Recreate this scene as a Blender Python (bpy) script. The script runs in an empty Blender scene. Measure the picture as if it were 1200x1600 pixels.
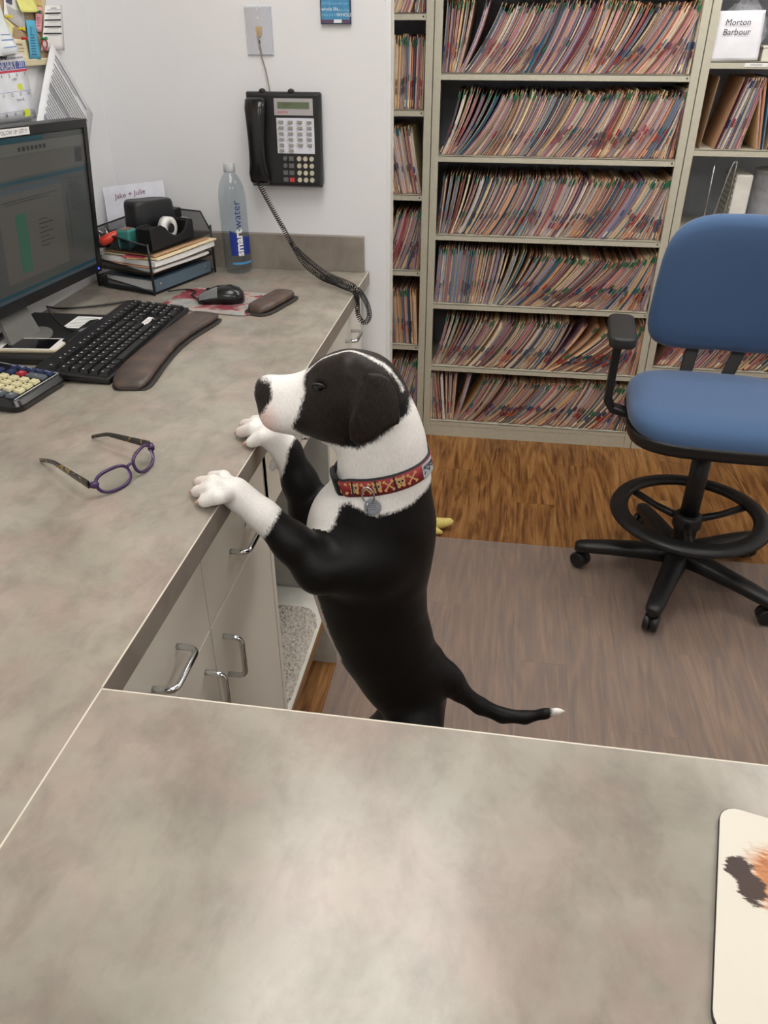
import bpy, bmesh, math, random
import numpy as np
from mathutils import Vector, Matrix, Euler
from mathutils.bvhtree import BVHTree

scene = bpy.context.scene
COL = scene.collection
R = math.radians
rnd = random.Random(7)

# ------------------------------------------------------------------ camera
F_PX = 1221.0
PITCH = math.atan2(757.0, F_PX)
YAW = R(8.7)
cam_d = bpy.data.cameras.new('camera')
cam_d.sensor_fit = 'VERTICAL'
cam_d.sensor_height = 36.0
cam_d.lens = 36.0 * F_PX / 1600.0
cam_d.clip_start = 0.02
cam = bpy.data.objects.new('camera', cam_d)
COL.objects.link(cam)
cam.location = (0, 0, 1.6)
cam.rotation_euler = (math.pi / 2 - PITCH, 0, YAW)
scene.camera = cam

# ------------------------------------------------------------------ world and exposure
world = bpy.data.worlds.new('world')
scene.world = world
world.use_nodes = True
world.node_tree.nodes['Background'].inputs[0].default_value = (0.75, 0.85, 1.0, 1)
world.node_tree.nodes['Background'].inputs[1].default_value = 0.3
scene.view_settings.view_transform = 'Standard'
scene.view_settings.look = 'None'
scene.view_settings.gamma = 1.0
scene.view_settings.use_curve_mapping = False
scene.view_settings.exposure = 0.15
LIGHT_STRENGTH = 9.2
# ceiling fixtures (x, y): the only light in the room
FIXTURES = [(-0.26, 1.10), (1.25, 2.05), (1.25, -0.75), (-0.27, -1.1), (0.35, 2.62)]

# helper: where a picture point of the 1200x1600 photograph lies in the room
_th, _yw = PITCH, YAW
_fw = np.array([-math.sin(_yw) * math.cos(_th), math.cos(_yw) * math.cos(_th), -math.sin(_th)])
_rt = np.array([math.cos(_yw), math.sin(_yw), 0.0])
_up = np.cross(_rt, _fw)
_C = np.array([0, 0, 1.6])
def ray(x, y): return _fw * F_PX + _rt * (x - 600.0) - _up * (y - 800.0)
def onz(x, y, z): d = ray(x, y); return Vector(_C + d * ((z - 1.6) / d[2]))
def ony(x, y, Y): d = ray(x, y); return Vector(_C + d * (Y / d[1]))
def onx(x, y, X): d = ray(x, y); return Vector(_C + d * (X / d[0]))

# ------------------------------------------------------------------ materials
def lin(c):
    out = []
    for v in c[:3]:
        v = v / 255.0
        out.append(v / 12.92 if v <= 0.04045 else ((v + 0.055) / 1.055) ** 2.4)
    return (out[0], out[1], out[2], 1.0)

class NT:
    """small wrapper round a node tree"""
    def __init__(self, name):
        self.m = bpy.data.materials.new(name)
        self.m.use_nodes = True
        self.t = self.m.node_tree
        self.b = self.t.nodes['Principled BSDF']
        self.out = self.t.nodes['Material Output']
    def n(self, kind, **kw):
        nd = self.t.nodes.new(kind)
        for k, v in kw.items(): setattr(nd, k, v)
        return nd
    def l(self, a, b): self.t.links.new(a, b)
    def coord(self, scale=(1, 1, 1), kind='Object', rot=(0, 0, 0)):
        tc = self.n('ShaderNodeTexCoord'); mp = self.n('ShaderNodeMapping')
        self.l(tc.outputs[kind], mp.inputs[0])
        mp.inputs['Scale'].default_value = scale
        mp.inputs['Rotation'].default_value = rot
        return mp.outputs[0]
    def noise(self, vec, scale, detail=3, rough=0.55, dist=0.0):
        nz = self.n('ShaderNodeTexNoise')
        if vec is not None: self.l(vec, nz.inputs['Vector'])
        nz.inputs['Scale'].default_value = scale
        nz.inputs['Detail'].default_value = detail
        nz.inputs['Roughness'].default_value = rough
        nz.inputs['Distortion'].default_value = dist
        return nz.outputs['Fac']
    def ramp(self, fac, stops, interp='LINEAR'):
        r = self.n('ShaderNodeValToRGB')
        r.color_ramp.interpolation = interp
        els = r.color_ramp.elements
        while len(els) < len(stops): els.new(0.5)
        for e, (p, c) in zip(els, stops): e.position = p; e.color = c
        self.l(fac, r.inputs[0])
        return r.outputs[0]
    def mix(self, fac, a, b, mode='MIX'):
        m = self.n('ShaderNodeMix', data_type='RGBA', blend_type=mode)
        for sock, val in ((m.inputs[0], fac), (m.inputs[6], a), (m.inputs[7], b)):
            if hasattr(val, 'node'): self.l(val, sock)
            else: sock.default_value = val
        return m.outputs[2]
    def math(self, op, a, b=0.0, clamp=False):
        m = self.n('ShaderNodeMath', operation=op, use_clamp=clamp)
        for sock, val in ((m.inputs[0], a), (m.inputs[1], b)):
            if hasattr(val, 'node'): self.l(val, sock)
            else: sock.default_value = val
        return m.outputs[0]
    def bump(self, h, strength=0.2, dist=0.002):
        bp = self.n('ShaderNodeBump')
        bp.inputs['Strength'].default_value = strength
        bp.inputs['Distance'].default_value = dist
        self.l(h, bp.inputs['Height'])
        self.l(bp.outputs[0], self.b.inputs['Normal'])

_mats = {}
def mat(name, rgb, rough=0.5, metal=0.0, spec=0.5, var=0.06, vscale=30.0, bump=0.0, coat=0.0):
    """plain procedural material: base colour with a little noise"""
    if name in _mats: return _mats[name]
    t = NT(name)
    c = lin(rgb)
    if var > 0:
        f = t.noise(t.coord(), vscale, 3)
        d = (c[0] * (1 - var), c[1] * (1 - var), c[2] * (1 - var), 1)
        u = (min(1, c[0] * (1 + var)), min(1, c[1] * (1 + var)), min(1, c[2] * (1 + var)), 1)
        t.l(t.ramp(f, [(0.3, d), (0.7, u)]), t.b.inputs['Base Color'])
        if bump: t.bump(f, bump, 0.001)
    else:
        t.b.inputs['Base Color'].default_value = c
    t.b.inputs['Roughness'].default_value = rough
    t.b.inputs['Metallic'].default_value = metal
    t.b.inputs['Specular IOR Level'].default_value = spec
    if coat: t.b.inputs['Coat Weight'].default_value = coat
    _mats[name] = t.m
    return t.m

def glassy(name, rgb=(245, 248, 250), gloss=0.06, tint=0.96):
    """thin clear plastic or lens: mostly see-through with a sharp surface reflection"""
    if name in _mats: return _mats[name]
    t = NT(name)
    tr = t.n('ShaderNodeBsdfTransparent'); c = lin(rgb)
    tr.inputs[0].default_value = (c[0] * tint, c[1] * tint, c[2] * tint, 1)
    gl = t.n('ShaderNodeBsdfGlossy'); gl.inputs['Roughness'].default_value = 0.06
    fr = t.n('ShaderNodeLayerWeight'); fr.inputs[0].default_value = 0.5
    f = t.math('ADD', t.math('MULTIPLY', t.math('POWER', fr.outputs['Facing'], 4.0), 0.55), gloss, True)
    mx = t.n('ShaderNodeMixShader')
    t.l(f, mx.inputs[0]); t.l(tr.outputs[0], mx.inputs[1]); t.l(gl.outputs[0], mx.inputs[2])
    t.l(mx.outputs[0], t.out.inputs['Surface'])
    _mats[name] = t.m
    return t.m

def emis(name, rgb, strength):
    if name in _mats: return _mats[name]
    t = NT(name)
    t.b.inputs['Base Color'].default_value = lin((30, 30, 30))
    t.b.inputs['Emission Color'].default_value = lin(rgb)
    t.b.inputs['Emission Strength'].default_value = strength
    t.b.inputs['Roughness'].default_value = 0.35
    _mats[name] = t.m
    return t.m

# ------------------------------------------------------------------ mesh builder
class MB:
    def __init__(self):
        self.v, self.f, self.mi, self.sm = [], [], [], []
    def _add(self, vs, fs, mi=0, sm=False):
        o = len(self.v)
        self.v += [tuple(p) for p in vs]
        for f in fs:
            self.f.append([o + i for i in f]); self.mi.append(mi); self.sm.append(sm)
    def box(self, a, b, mi=0, M=None):
        x0, y0, z0 = (min(a[i], b[i]) for i in range(3)); x1, y1, z1 = (max(a[i], b[i]) for i in range(3))
        vs = [Vector(p) for p in ((x0,y0,z0),(x1,y0,z0),(x1,y1,z0),(x0,y1,z0),(x0,y0,z1),(x1,y0,z1),(x1,y1,z1),(x0,y1,z1))]
        if M is not None: vs = [M @ p for p in vs]
        self._add(vs, [(0,3,2,1),(4,5,6,7),(0,1,5,4),(1,2,6,5),(2,3,7,6),(3,0,4,7)], mi)
        return self
    def frustum(self, a, b, inset, mi=0, M=None):
        """box whose top face is smaller by inset on every side (key caps)"""
        x0, y0, z0 = a; x1, y1, z1 = b; i = inset
        vs = [Vector(p) for p in ((x0,y0,z0),(x1,y0,z0),(x1,y1,z0),(x0,y1,z0),(x0+i,y0+i,z1),(x1-i,y0+i,z1),(x1-i,y1-i,z1),(x0+i,y1-i,z1))]
        if M is not None: vs = [M @ p for p in vs]
        self._add(vs, [(0,3,2,1),(4,5,6,7),(0,1,5,4),(1,2,6,5),(2,3,7,6),(3,0,4,7)], mi)
        return self
    def prism(self, poly, d0, d1, axis='z', mi=0, sm=False, M=None):
        """extrude a 2D polygon (counter-clockwise) along an axis; axis x: poly=(y,z), y: poly=(x,z), z: poly=(x,y)"""
        def P(u, v, w):
            p = Vector((w, u, v)) if axis == 'x' else Vector((u, w, v)) if axis == 'y' else Vector((u, v, w))
            return M @ p if M is not None else p
        n = len(poly)
        vs = [P(u, v, d0) for u, v in poly] + [P(u, v, d1) for u, v in poly]
        flip = axis == 'y'
        fs = [list(range(n)) if flip else list(range(n))[::-1], [n + i for i in range(n)][::-1] if flip else [n + i for i in range(n)]]
        for i in range(n):
            j = (i + 1) % n
            q = (i, j, n + j, n + i)
            fs.append(q[::-1] if flip else q)
        o = len(self.f)
        self._add(vs, fs, mi, False)
        if sm:
            for k in range(o + 2, len(self.f)): self.sm[k] = True
        return self
    def tube(self, pts, r, n=8, mi=0, caps=True, closed=False):
        pts = [Vector(p) for p in pts]
        m = len(pts)
        rs = r if isinstance(r, (list, tuple)) else [r] * m
        tan = []
        for i in range(m):
            if closed: t = pts[(i + 1) % m] - pts[i - 1]
            else: t = pts[min(i + 1, m - 1)] - pts[max(i - 1, 0)]
            tan.append(t.normalized() if t.length > 1e-9 else Vector((0, 0, 1)))
        up = Vector((0, 0, 1)) if abs(tan[0].z) < 0.9 else Vector((1, 0, 0))
        nrm = (up - tan[0] * up.dot(tan[0])).normalized()
        vs = []
        for i in range(m):
            nrm = (nrm - tan[i] * nrm.dot(tan[i]))
            nrm = nrm.normalized() if nrm.length > 1e-6 else tan[i].orthogonal().normalized()
            bn = tan[i].cross(nrm)
            for k in range(n):
                a = 2 * math.pi * k / n
                vs.append(pts[i] + (nrm * math.cos(a) + bn * math.sin(a)) * rs[i])
        fs = []
        for i in range(m if closed else m - 1):
            j = (i + 1) % m
            for k in range(n):
                l = (k + 1) % n
                fs.append((i*n+k, i*n+l, j*n+l, j*n+k))
        self._add(vs, fs, mi, True)
        if caps and not closed:
            o = len(self.v) - len(vs)
            self.f.append([o + k for k in range(n)][::-1]); self.mi.append(mi); self.sm.append(False)
            self.f.append([o + (m-1)*n + k for k in range(n)]); self.mi.append(mi); self.sm.append(False)
        return self
    def cyl(self, a, b, r, r2=None, n=20, mi=0):
        a, b = Vector(a), Vector(b)
        d = (b - a).normalized(); s = d.orthogonal().normalized(); t = d.cross(s)
        r2 = r if r2 is None else r2
        vs = [a + (s*math.cos(2*math.pi*k/n) + t*math.sin(2*math.pi*k/n))*r for k in range(n)] + \
             [b + (s*math.cos(2*math.pi*k/n) + t*math.sin(2*math.pi*k/n))*r2 for k in range(n)]
        o = len(self.f)
        self._add(vs, [(k, (k+1) % n, n+(k+1) % n, n+k) for k in range(n)], mi, True)
        o = len(self.v) - 2*n
        self.f.append([o+k for k in range(n)][::-1]); self.mi.append(mi); self.sm.append(False)
        self.f.append([o+n+k for k in range(n)]); self.mi.append(mi); self.sm.append(False)
        return self
    def lathe(self, prof, n=28, mi=0, M=None, cap=True):
        """profile [(r, z)] turned round z"""
        vs, fs = [], []
        for r, z in prof:
            for k in range(n):
                p = Vector((r*math.cos(2*math.pi*k/n), r*math.sin(2*math.pi*k/n), z))
                vs.append(M @ p if M is not None else p)
        for i in range(len(prof)-1):
            for k in range(n):
                l = (k+1) % n
                fs.append((i*n+k, i*n+l, (i+1)*n+l, (i+1)*n+k))
        self._add(vs, fs, mi, True)
        if cap:
            o = len(self.v) - len(vs)
            self.f.append([o+k for k in range(n)][::-1]); self.mi.append(mi); self.sm.append(False)
            self.f.append([o+(len(prof)-1)*n+k for k in range(n)]); self.mi.append(mi); self.sm.append(False)
        return self
    def ball(self, c, r, nu=16, nv=10, mi=0, M=None):
        rx, ry, rz = r if isinstance(r, (tuple, list)) else (r, r, r)
        vs, fs = [], []
        for j in range(nv+1):
            th = math.pi*j/nv
            for i in range(nu):
                ph = 2*math.pi*i/nu
                p = Vector((rx*math.sin(th)*math.cos(ph), ry*math.sin(th)*math.sin(ph), -rz*math.cos(th)))
                if M is not None: p = M @ p
                vs.append(p + Vector(c))
        for j in range(nv):
            for i in range(nu):
                k = (i+1) % nu
                fs.append((j*nu+i, j*nu+k, (j+1)*nu+k, (j+1)*nu+i))
        self._add(vs, fs, mi, True)
        return self
    def quad(self, pts, mi=0):
        self._add(pts, [tuple(range(len(pts)))], mi); return self
    def strip(self, a, b, mi=0, sm=True):
        n = len(a)
        self._add(list(a)+list(b), [(i, i+1, n+i+1, n+i) for i in range(n-1)], mi, sm); return self
    def loft(self, rings, mi=0, sm=True, caps=True):
        n = len(rings[0]); vs = [p for r in rings for p in r]; fs = []
        for i in range(len(rings)-1):
            for k in range(n):
                l = (k+1) % n
                fs.append((i*n+k, i*n+l, (i+1)*n+l, (i+1)*n+k))
        self._add(vs, fs, mi, sm)
        if caps:
            o = len(self.v)-len(vs)
            self.f.append([o+k for k in range(n)][::-1]); self.mi.append(mi); self.sm.append(False)
            self.f.append([o+(len(rings)-1)*n+k for k in range(n)]); self.mi.append(mi); self.sm.append(False)
        return self
    def mesh(self, name, mats):
        me = bpy.data.meshes.new(name)
        me.from_pydata([tuple(p) for p in self.v], [], self.f)
        for m in (mats if isinstance(mats, (list, tuple)) else [mats]): me.materials.append(m)
        me.polygons.foreach_set('material_index', self.mi)
        me.polygons.foreach_set('use_smooth', self.sm)
        me.update()
        return me
    def build(self, name, mats, parent=None, bevel=0.0, seg=2, fix=False, subsurf=0):
        me = self.mesh(name, mats)
        if fix:
            bm = bmesh.new(); bm.from_mesh(me)
            bmesh.ops.remove_doubles(bm, verts=bm.verts, dist=1e-6)
            bmesh.ops.recalc_face_normals(bm, faces=bm.faces)
            bm.to_mesh(me); bm.free()
        o = link(name, me, parent)
        if bevel:
            b = o.modifiers.new('bevel', 'BEVEL'); b.width = bevel; b.segments = seg; b.limit_method = 'ANGLE'; b.angle_limit = R(40)
        if subsurf:
            s = o.modifiers.new('subsurf', 'SUBSURF'); s.levels = subsurf; s.render_levels = subsurf
        return o

def link(name, data, parent=None):
    o = bpy.data.objects.new(name, data)
    COL.objects.link(o)
    if parent is not None: o.parent = parent
    return o

def tag(o, label=None, cat=None, group=None, kind=None):
    if label: o['label'] = label
    if cat: o['category'] = cat
    if group: o['group'] = group
    if kind: o['kind'] = kind
    return o

def thing(name, label, cat, loc=(0, 0, 0), rot=(0, 0, 0), group=None):
    o = bpy.data.objects.new(name, None)
    o.empty_display_size = 0.02
    COL.objects.link(o)
    o.location = loc; o.rotation_euler = rot
    return tag(o, label, cat, group)

def text(name, s, size, m, parent, M, extrude=0.0, align='CENTER', shear=0.0, offset=0.0):
    cu = bpy.data.curves.new(name, 'FONT')
    cu.body = s; cu.size = size; cu.align_x = align; cu.align_y = 'CENTER'
    cu.extrude = extrude; cu.shear = shear; cu.offset = offset; cu.resolution_u = 2
    tmp = bpy.data.objects.new(name, cu)
    me = bpy.data.meshes.new_from_object(tmp)
    bpy.data.objects.remove(tmp)
    me.materials.clear(); me.materials.append(m)
    o = link(name, me, parent)
    o.matrix_local = M
    return o

def frame(origin, xax, yax):
    """matrix whose x and y axes run along xax and yax"""
    x = Vector(xax).normalized(); y = Vector(yax); z = x.cross(y).normalized(); y = z.cross(x)
    m = Matrix.Identity(4)
    for i in range(3):
        m[i][0], m[i][1], m[i][2], m[i][3] = x[i], y[i], z[i], origin[i]
    return m

def rrect(x0, y0, x1, y1, r, n=5):
    pts = []
    for cx, cy, a0 in ((x1-r, y0+r, -90), (x1-r, y1-r, 0), (x0+r, y1-r, 90), (x0+r, y0+r, 180)):
        for k in range(n+1):
            a = R(a0 + 90*k/n)
            pts.append((cx+r*math.cos(a), cy+r*math.sin(a)))
    return pts

def spline(pts, n=8):
    """Catmull-Rom through the points"""
    P = [Vector(p) for p in pts]; out = []
    for i in range(len(P)-1):
        p0, p1, p2, p3 = P[max(i-1, 0)], P[i], P[i+1], P[min(i+2, len(P)-1)]
        for k in range(n):
            t = k/n
            out.append(0.5*((2*p1)+(p2-p0)*t+(2*p0-5*p1+4*p2-p3)*t*t+(3*p1-p0-3*p2+p3)*t**3))
    out.append(P[-1])
    return out
# ------------------------------------------------------------------ surface materials
def wall_mat():
    t = NT('wall_paint')
    f = t.noise(t.coord(), 260, 3)
    g = t.noise(t.coord(), 1.2, 2)
    t.l(t.ramp(g, [(0.3, lin((228, 229, 231))), (0.7, lin((233, 234, 236)))]), t.b.inputs['Base Color'])
    t.b.inputs['Roughness'].default_value = 0.55
    t.bump(f, 0.12, 0.001)
    return t.m
M_WALL = wall_mat()
M_CEIL = mat('ceiling_paint', (225, 225, 222), 0.8)

def laminate():
    t = NT('counter_laminate')
    v = t.coord()
    a = t.noise(v, 7.0, 6, 0.62, 0.3)
    b = t.noise(t.coord((1, 1.5, 1), rot=(0, 0, 0.5)), 9.0, 4, 0.6, 0.25)
    c = t.noise(t.coord((1.6, 1, 1), rot=(0, 0, 0.4)), 16.0, 5, 0.62, 0.3)
    e = t.noise(t.coord((1, 1.2, 1), rot=(0, 0, 1.1)), 8.0, 6, 0.62, 0.3)
    d = t.noise(v, 420, 2)
    base = t.ramp(a, [(0.25, lin((124, 116, 107))), (0.42, lin((140, 132, 122))), (0.56, lin((151, 142, 132))), (0.75, lin((166, 157, 145)))])
    base = t.mix(t.math('MULTIPLY', t.ramp(e, [(0.40, (0, 0, 0, 1)), (0.66, (1, 1, 1, 1))]), 0.60), base, lin((150, 149, 135)))
    base = t.mix(t.math('MULTIPLY', t.ramp(e, [(0.30, (1, 1, 1, 1)), (0.50, (0, 0, 0, 1))]), 0.60), base, lin((160, 141, 132)))
    base = t.mix(t.math('MULTIPLY', t.ramp(b, [(0.42, (0, 0, 0, 1)), (0.80, (1, 1, 1, 1))]), 0.40), base, lin((178, 170, 155)))
    base = t.mix(t.math('MULTIPLY', t.ramp(c, [(0.45, (0, 0, 0, 1)), (0.80, (1, 1, 1, 1))]), 0.60), base, lin((112, 103, 94)))
    t.l(base, t.b.inputs['Base Color'])
    t.b.inputs['Roughness'].default_value = 0.23
    t.b.inputs['Specular IOR Level'].default_value = 0.55
    return t.m
M_LAM = laminate()
def lam_dark(name, k):
    t = NT(name)
    a = t.noise(t.coord(), 14.0, 5, 0.6, 0.5)
    t.l(t.ramp(a, [(0.3, lin((126*k, 117*k, 108*k))), (0.5, lin((138*k, 130*k, 121*k))), (0.75, lin((150*k, 142*k, 132*k)))]), t.b.inputs['Base Color'])
    t.b.inputs['Roughness'].default_value = 0.42
    return t.m
M_SPLASH = lam_dark('backsplash_laminate', 1.0)
M_EDGE = lam_dark('edge_band_laminate', 0.95)
M_SEAM_HIGHLIGHT = mat('seam_and_edge_highlight', (206, 199, 184), 0.5)  # pale colour of the real seam and of the painted edge highlights

def wood():
    t = NT('floor_wood')
    oi = t.n('ShaderNodeObjectInfo')
    tc = t.n('ShaderNodeTexCoord')
    off = t.n('ShaderNodeVectorMath', operation='SCALE')
    cmb = t.n('ShaderNodeCombineXYZ')
    t.l(oi.outputs['Random'], cmb.inputs[0]); t.l(oi.outputs['Random'], cmb.inputs[1]); t.l(oi.outputs['Random'], cmb.inputs[2])
    t.l(cmb.outputs[0], off.inputs[0]); off.inputs['Scale'].default_value = 17.0
    ad = t.n('ShaderNodeVectorMath', operation='ADD')
    t.l(tc.outputs['Object'], ad.inputs[0]); t.l(off.outputs[0], ad.inputs[1])
    def mp(s):
        m = t.n('ShaderNodeMapping'); t.l(ad.outputs[0], m.inputs[0]); m.inputs['Scale'].default_value = s; return m.outputs[0]
    warp = t.noise(mp((5.0, 0.9, 1)), 1.5, 1.5, 0.5, 0.3)
    streak_ = t.noise(mp((11, 1.0, 1)), 2.0, 5, 0.62, 2.2)
    rings = t.math('SINE', t.math('ADD', t.math('MULTIPLY', warp, 48.0), t.math('MULTIPLY', streak_, 5.0)))
    fine = t.noise(mp((55, 2.4, 1)), 2.2, 6, 0.65, 1.2)
    streak = t.noise(mp((11, 1.0, 1)), 2.0, 5, 0.62, 2.2)
    v = t.math('ADD', t.math('MULTIPLY', rings, 0.06), t.math('ADD', t.math('MULTIPLY', fine, 0.55), t.math('MULTIPLY', streak, 0.62)))
    col = t.ramp(v, [(0.40, lin((88, 55, 28))), (0.52, lin((126, 85, 45))), (0.64, lin((154, 110, 63))), (0.82, lin((180, 140, 90)))])
    tone = t.ramp(oi.outputs['Random'], [(0, lin((232, 226, 220))), (1, lin((255, 250, 240)))])
    t.l(t.mix(1.0, col, tone, 'MULTIPLY'), t.b.inputs['Base Color'])
    t.b.inputs['Roughness'].default_value = 0.42
    t.bump(fine, 0.08, 0.0006)
    return t.m
M_WOOD = wood()
M_BEIGE = mat('beige_metal', (190, 186, 168), 0.45, 0.0, 0.4, 0.05, 60)
M_GREYBACK = mat('grey_metal_back', (168, 173, 184), 0.55)
M_CAB = mat('cabinet_laminate', (220, 216, 203), 0.33, 0, 0.5, 0.02, 8)
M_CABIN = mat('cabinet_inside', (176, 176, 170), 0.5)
M_CHROME = mat('chrome', (215, 218, 222), 0.12, 1.0, var=0)
M_BLACK = mat('black_plastic', (22, 22, 24), 0.42, var=0.1, vscale=200)
M_BLACKG = mat('black_gloss_plastic', (16, 16, 18), 0.22, var=0)
M_WHITE = mat('white_paper', (232, 232, 230), 0.7, var=0.02)
M_PRINT = mat('grey_print', (120, 120, 126), 0.8, var=0)
M_INK = mat('dark_ink', (48, 46, 56), 0.8, var=0)

# ------------------------------------------------------------------ room shell
def struct(name, mb, m, parent=None, **kw):
    o = mb.build(name, m, parent, **kw)
    if parent is None: o['kind'] = 'structure'
    return o

WALL_Y = 2.188          # face of the telephone wall
WALL_END = -0.33
LEFT_X = -1.09
floor = struct('floor', MB().box((-1.3, -2.3, -0.06), (2.4, 3.75, -0.006)), mat('floor_base', (60, 44, 28), 0.8))
# vinyl planks, each one a piece of the floor; those out of sight are wider boards of the same wood
PW, PL = 0.152, 0.92
plank_me = {}
def plank(x0, x1, y0, y1):
    k = (round(x1-x0, 3), round(y1-y0, 3))
    if k not in plank_me:
        g = 0.0004
        plank_me[k] = MB().box((g, g, -0.006), (k[0]-g, k[1]-g, 0.0)).mesh('plank', M_WOOD)
    o = link('plank', plank_me[k], floor)
    o.location = (x0, y0, 0)
i = 0
x = -1.25
while x < 2.35:
    y = -2.2 + ((i * 0.37) % 1.0) * PL - PL
    while y < 3.7:
        a, b = max(y, -2.25), min(y + PL, 3.7)
        if b - a > 0.02: plank(x, min(x + PW, 2.36), a, b)
        y += PL
    x += PW; i += 1

struct('ceiling', MB().box((-1.3, -2.3, 2.6), (2.4, 3.75, 2.66)), M_CEIL)
struct('wall_left', MB().box((LEFT_X-0.12, -2.3, 0), (LEFT_X, WALL_Y+0.11, 2.6)), M_WALL)
struct('wall_back', MB().box((LEFT_X-0.12, WALL_Y, 0), (WALL_END, WALL_Y+0.11, 2.6)), M_WALL)
struct('wall_rear', MB().box((-1.3, 3.64, 0), (2.4, 3.75, 2.6)), M_WALL)
struct('wall_right', MB().box((2.3, -2.3, 0), (2.4, 3.64, 2.6)), M_WALL)
struct('wall_front', MB().box((-1.3, -2.3, 0), (2.3, -2.2, 2.6)), M_WALL)
struct('wall_side', MB().box((-1.3, WALL_Y+0.11, 0), (-1.21, 3.64, 2.6)), M_WALL)
# metal corner bead on the free end of the telephone wall
tr = MB()
tr.box((WALL_END-0.004, WALL_Y+0.085, 0), (WALL_END+0.004, WALL_Y+0.114, 2.6))
struct('trim_1', tr, mat('cream_trim', (212, 208, 196), 0.45))

M_DIFF = emis('lamp_diffuser', (255, 251, 246), LIGHT_STRENGTH)
for n_, (fx, fy) in enumerate(FIXTURES):
    pos = ['over the left counter', 'over the blue chair', 'behind the camera on the right', 'behind the camera on the left', 'in front of the bookcases'][n_]
    t_ = thing('ceiling_light', 'white recessed fluorescent ceiling light ' + pos, 'light', (fx, fy, 2.6), group='ceiling lights')
    w, l = (0.29, 0.6)
    if n_ == 4: w, l = 0.6, 0.29
    fr = MB()
    for a, b in (((-w-.03, -l-.03), (w+.03, -l)), ((-w-.03, l), (w+.03, l+.03)), ((-w-.03, -l), (-w, l)), ((w, -l), (w+.03, l))):
        fr.box((a[0], a[1], -0.02), (b[0], b[1], -0.001))
    fr.build('frame', M_WHITE, t_)
    for s0, s1 in ((-1, -.18), (.18, 1)):
        a, b = ((w*s0, -l), (w*s1, l)) if n_ != 4 else ((-w, l*s0), (w, l*s1))
        MB().box((a[0], a[1], -0.012), (b[0], b[1], -0.004)).build('diffuser', M_DIFF, t_)
    MB().box((-w*.17, -l, -0.014), (w*.17, l, -0.003)).build('divider', M_WHITE, t_) if n_ != 4 else MB().box((-w, -l*.17, -0.014), (w, l*.17, -0.003)).build('divider', M_WHITE, t_)

# ------------------------------------------------------------------ countertops
EDGE_X, EDGE_Y, TOP = -0.377, 0.539, 1.02
ct = thing('countertop', 'long greige laminate countertop along the left wall holding monitor and keyboard', 'countertop', (0, 0, 0))
MB().box((LEFT_X+0.001, -0.12, TOP-0.036), (EDGE_X-0.0015, WALL_Y-0.002, TOP)).build('slab', M_LAM, ct)
MB().box((EDGE_X-0.0015, EDGE_Y+0.001, TOP-0.036), (EDGE_X, WALL_Y-0.002, TOP-0.0008)).build('edge_band', M_EDGE, ct)
MB().box((EDGE_X-0.0016, EDGE_Y+0.001, TOP-0.0008), (EDGE_X+0.0002, WALL_Y-0.002, TOP+0.0001)).build('edge_highlight', M_SEAM_HIGHLIGHT, ct)  # thin pale strip that paints the highlight along the laminate edge
bs = MB().box((LEFT_X+0.001, WALL_Y-0.021, TOP), (-0.389, WALL_Y-0.0005, 1.114)).build('backsplash', M_SPLASH, ct, bevel=0.0012)
fc = thing('countertop', 'wide greige laminate countertop in the foreground with the print mousepad on it', 'countertop', (0, 0, 0))
MB().box((EDGE_X+0.0006, -0.12, TOP-0.036), (1.75, EDGE_Y-0.001, TOP)).build('slab', M_LAM, fc)
MB().box((EDGE_X+0.0006, EDGE_Y-0.001, TOP-0.036), (1.75, EDGE_Y, TOP-0.0008)).build('edge_band', M_EDGE, fc)
MB().box((EDGE_X+0.0006, EDGE_Y-0.0014, TOP-0.0008), (1.75, EDGE_Y+0.0003, TOP+0.0001)).build('edge_highlight', M_SEAM_HIGHLIGHT, fc)  # edge highlight of the front counter, put in as a pale strip
MB().box((EDGE_X-0.0015, -0.12, TOP-0.03), (EDGE_X+0.0006, EDGE_Y, TOP-0.0002)).build('seam', M_SEAM_HIGHLIGHT, fc)
fb = thing('counter_base', 'cream panel base carrying the foreground countertop', 'cabinet', (0, 0, 0))
MB().box((-0.35, -0.06, 0.0), (1.7, 0.12, TOP-0.037)).build('body', M_CAB, fb)
for xx in (0.35, 1.05): MB().box((xx-0.01, 0.12, 0.0), (xx+0.01, 0.42, TOP-0.037)).build('side_panel', M_CAB, fb)

# ------------------------------------------------------------------ base cabinets under the left counter
FX = -0.40
def handle(parent, c, along, length=0.082, x=FX):
    """chrome bow handle standing out of a front that faces +x"""
    a = Vector((x, c[0], c[1])); d = Vector((0, 1, 0)) if along == 'y' else Vector((0, 0, 1))
    p0, p1 = a - d*length/2, a + d*length/2
    o = Vector((0.030, 0, 0)); k = 0.012
    pts = [p0, p0+o*0.55]
    for t_ in (0.25, 0.5, 0.75, 1.0):
        an = t_*math.pi/2
        pts.append(p0 + o - Vector((k, 0, 0)) + Vector((k*math.sin(an), 0, 0)) + d*k*(1-math.cos(an)))
    pts += [q for q in reversed([p + (d*(length-2*((p-p0).dot(d)))) for p in pts])]
    return MB().tube(pts, 0.0046, 10).build('handle', M_CHROME, parent)
def front(name, parent, y0, y1, z0, z1):
    g = 0.0015
    return MB().box((FX-0.019, y0+g, z0+g), (FX, y1-g, z1-g)).build(name, M_CAB, parent, bevel=0.001)
CB = -0.419
near = thing('base_cabinet', 'cream cabinet with two drawers over two doors under the near counter', 'cabinet', (0, 0, 0))
nb = MB()
nb.box((LEFT_X+0.01, 0.45, 0.09), (CB-0.001, 1.18, TOP-0.037)); nb.box((LEFT_X+0.01, 0.45, 0), (-0.49, 1.18, 0.09))
nb.build('body', M_CAB, near)
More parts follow.
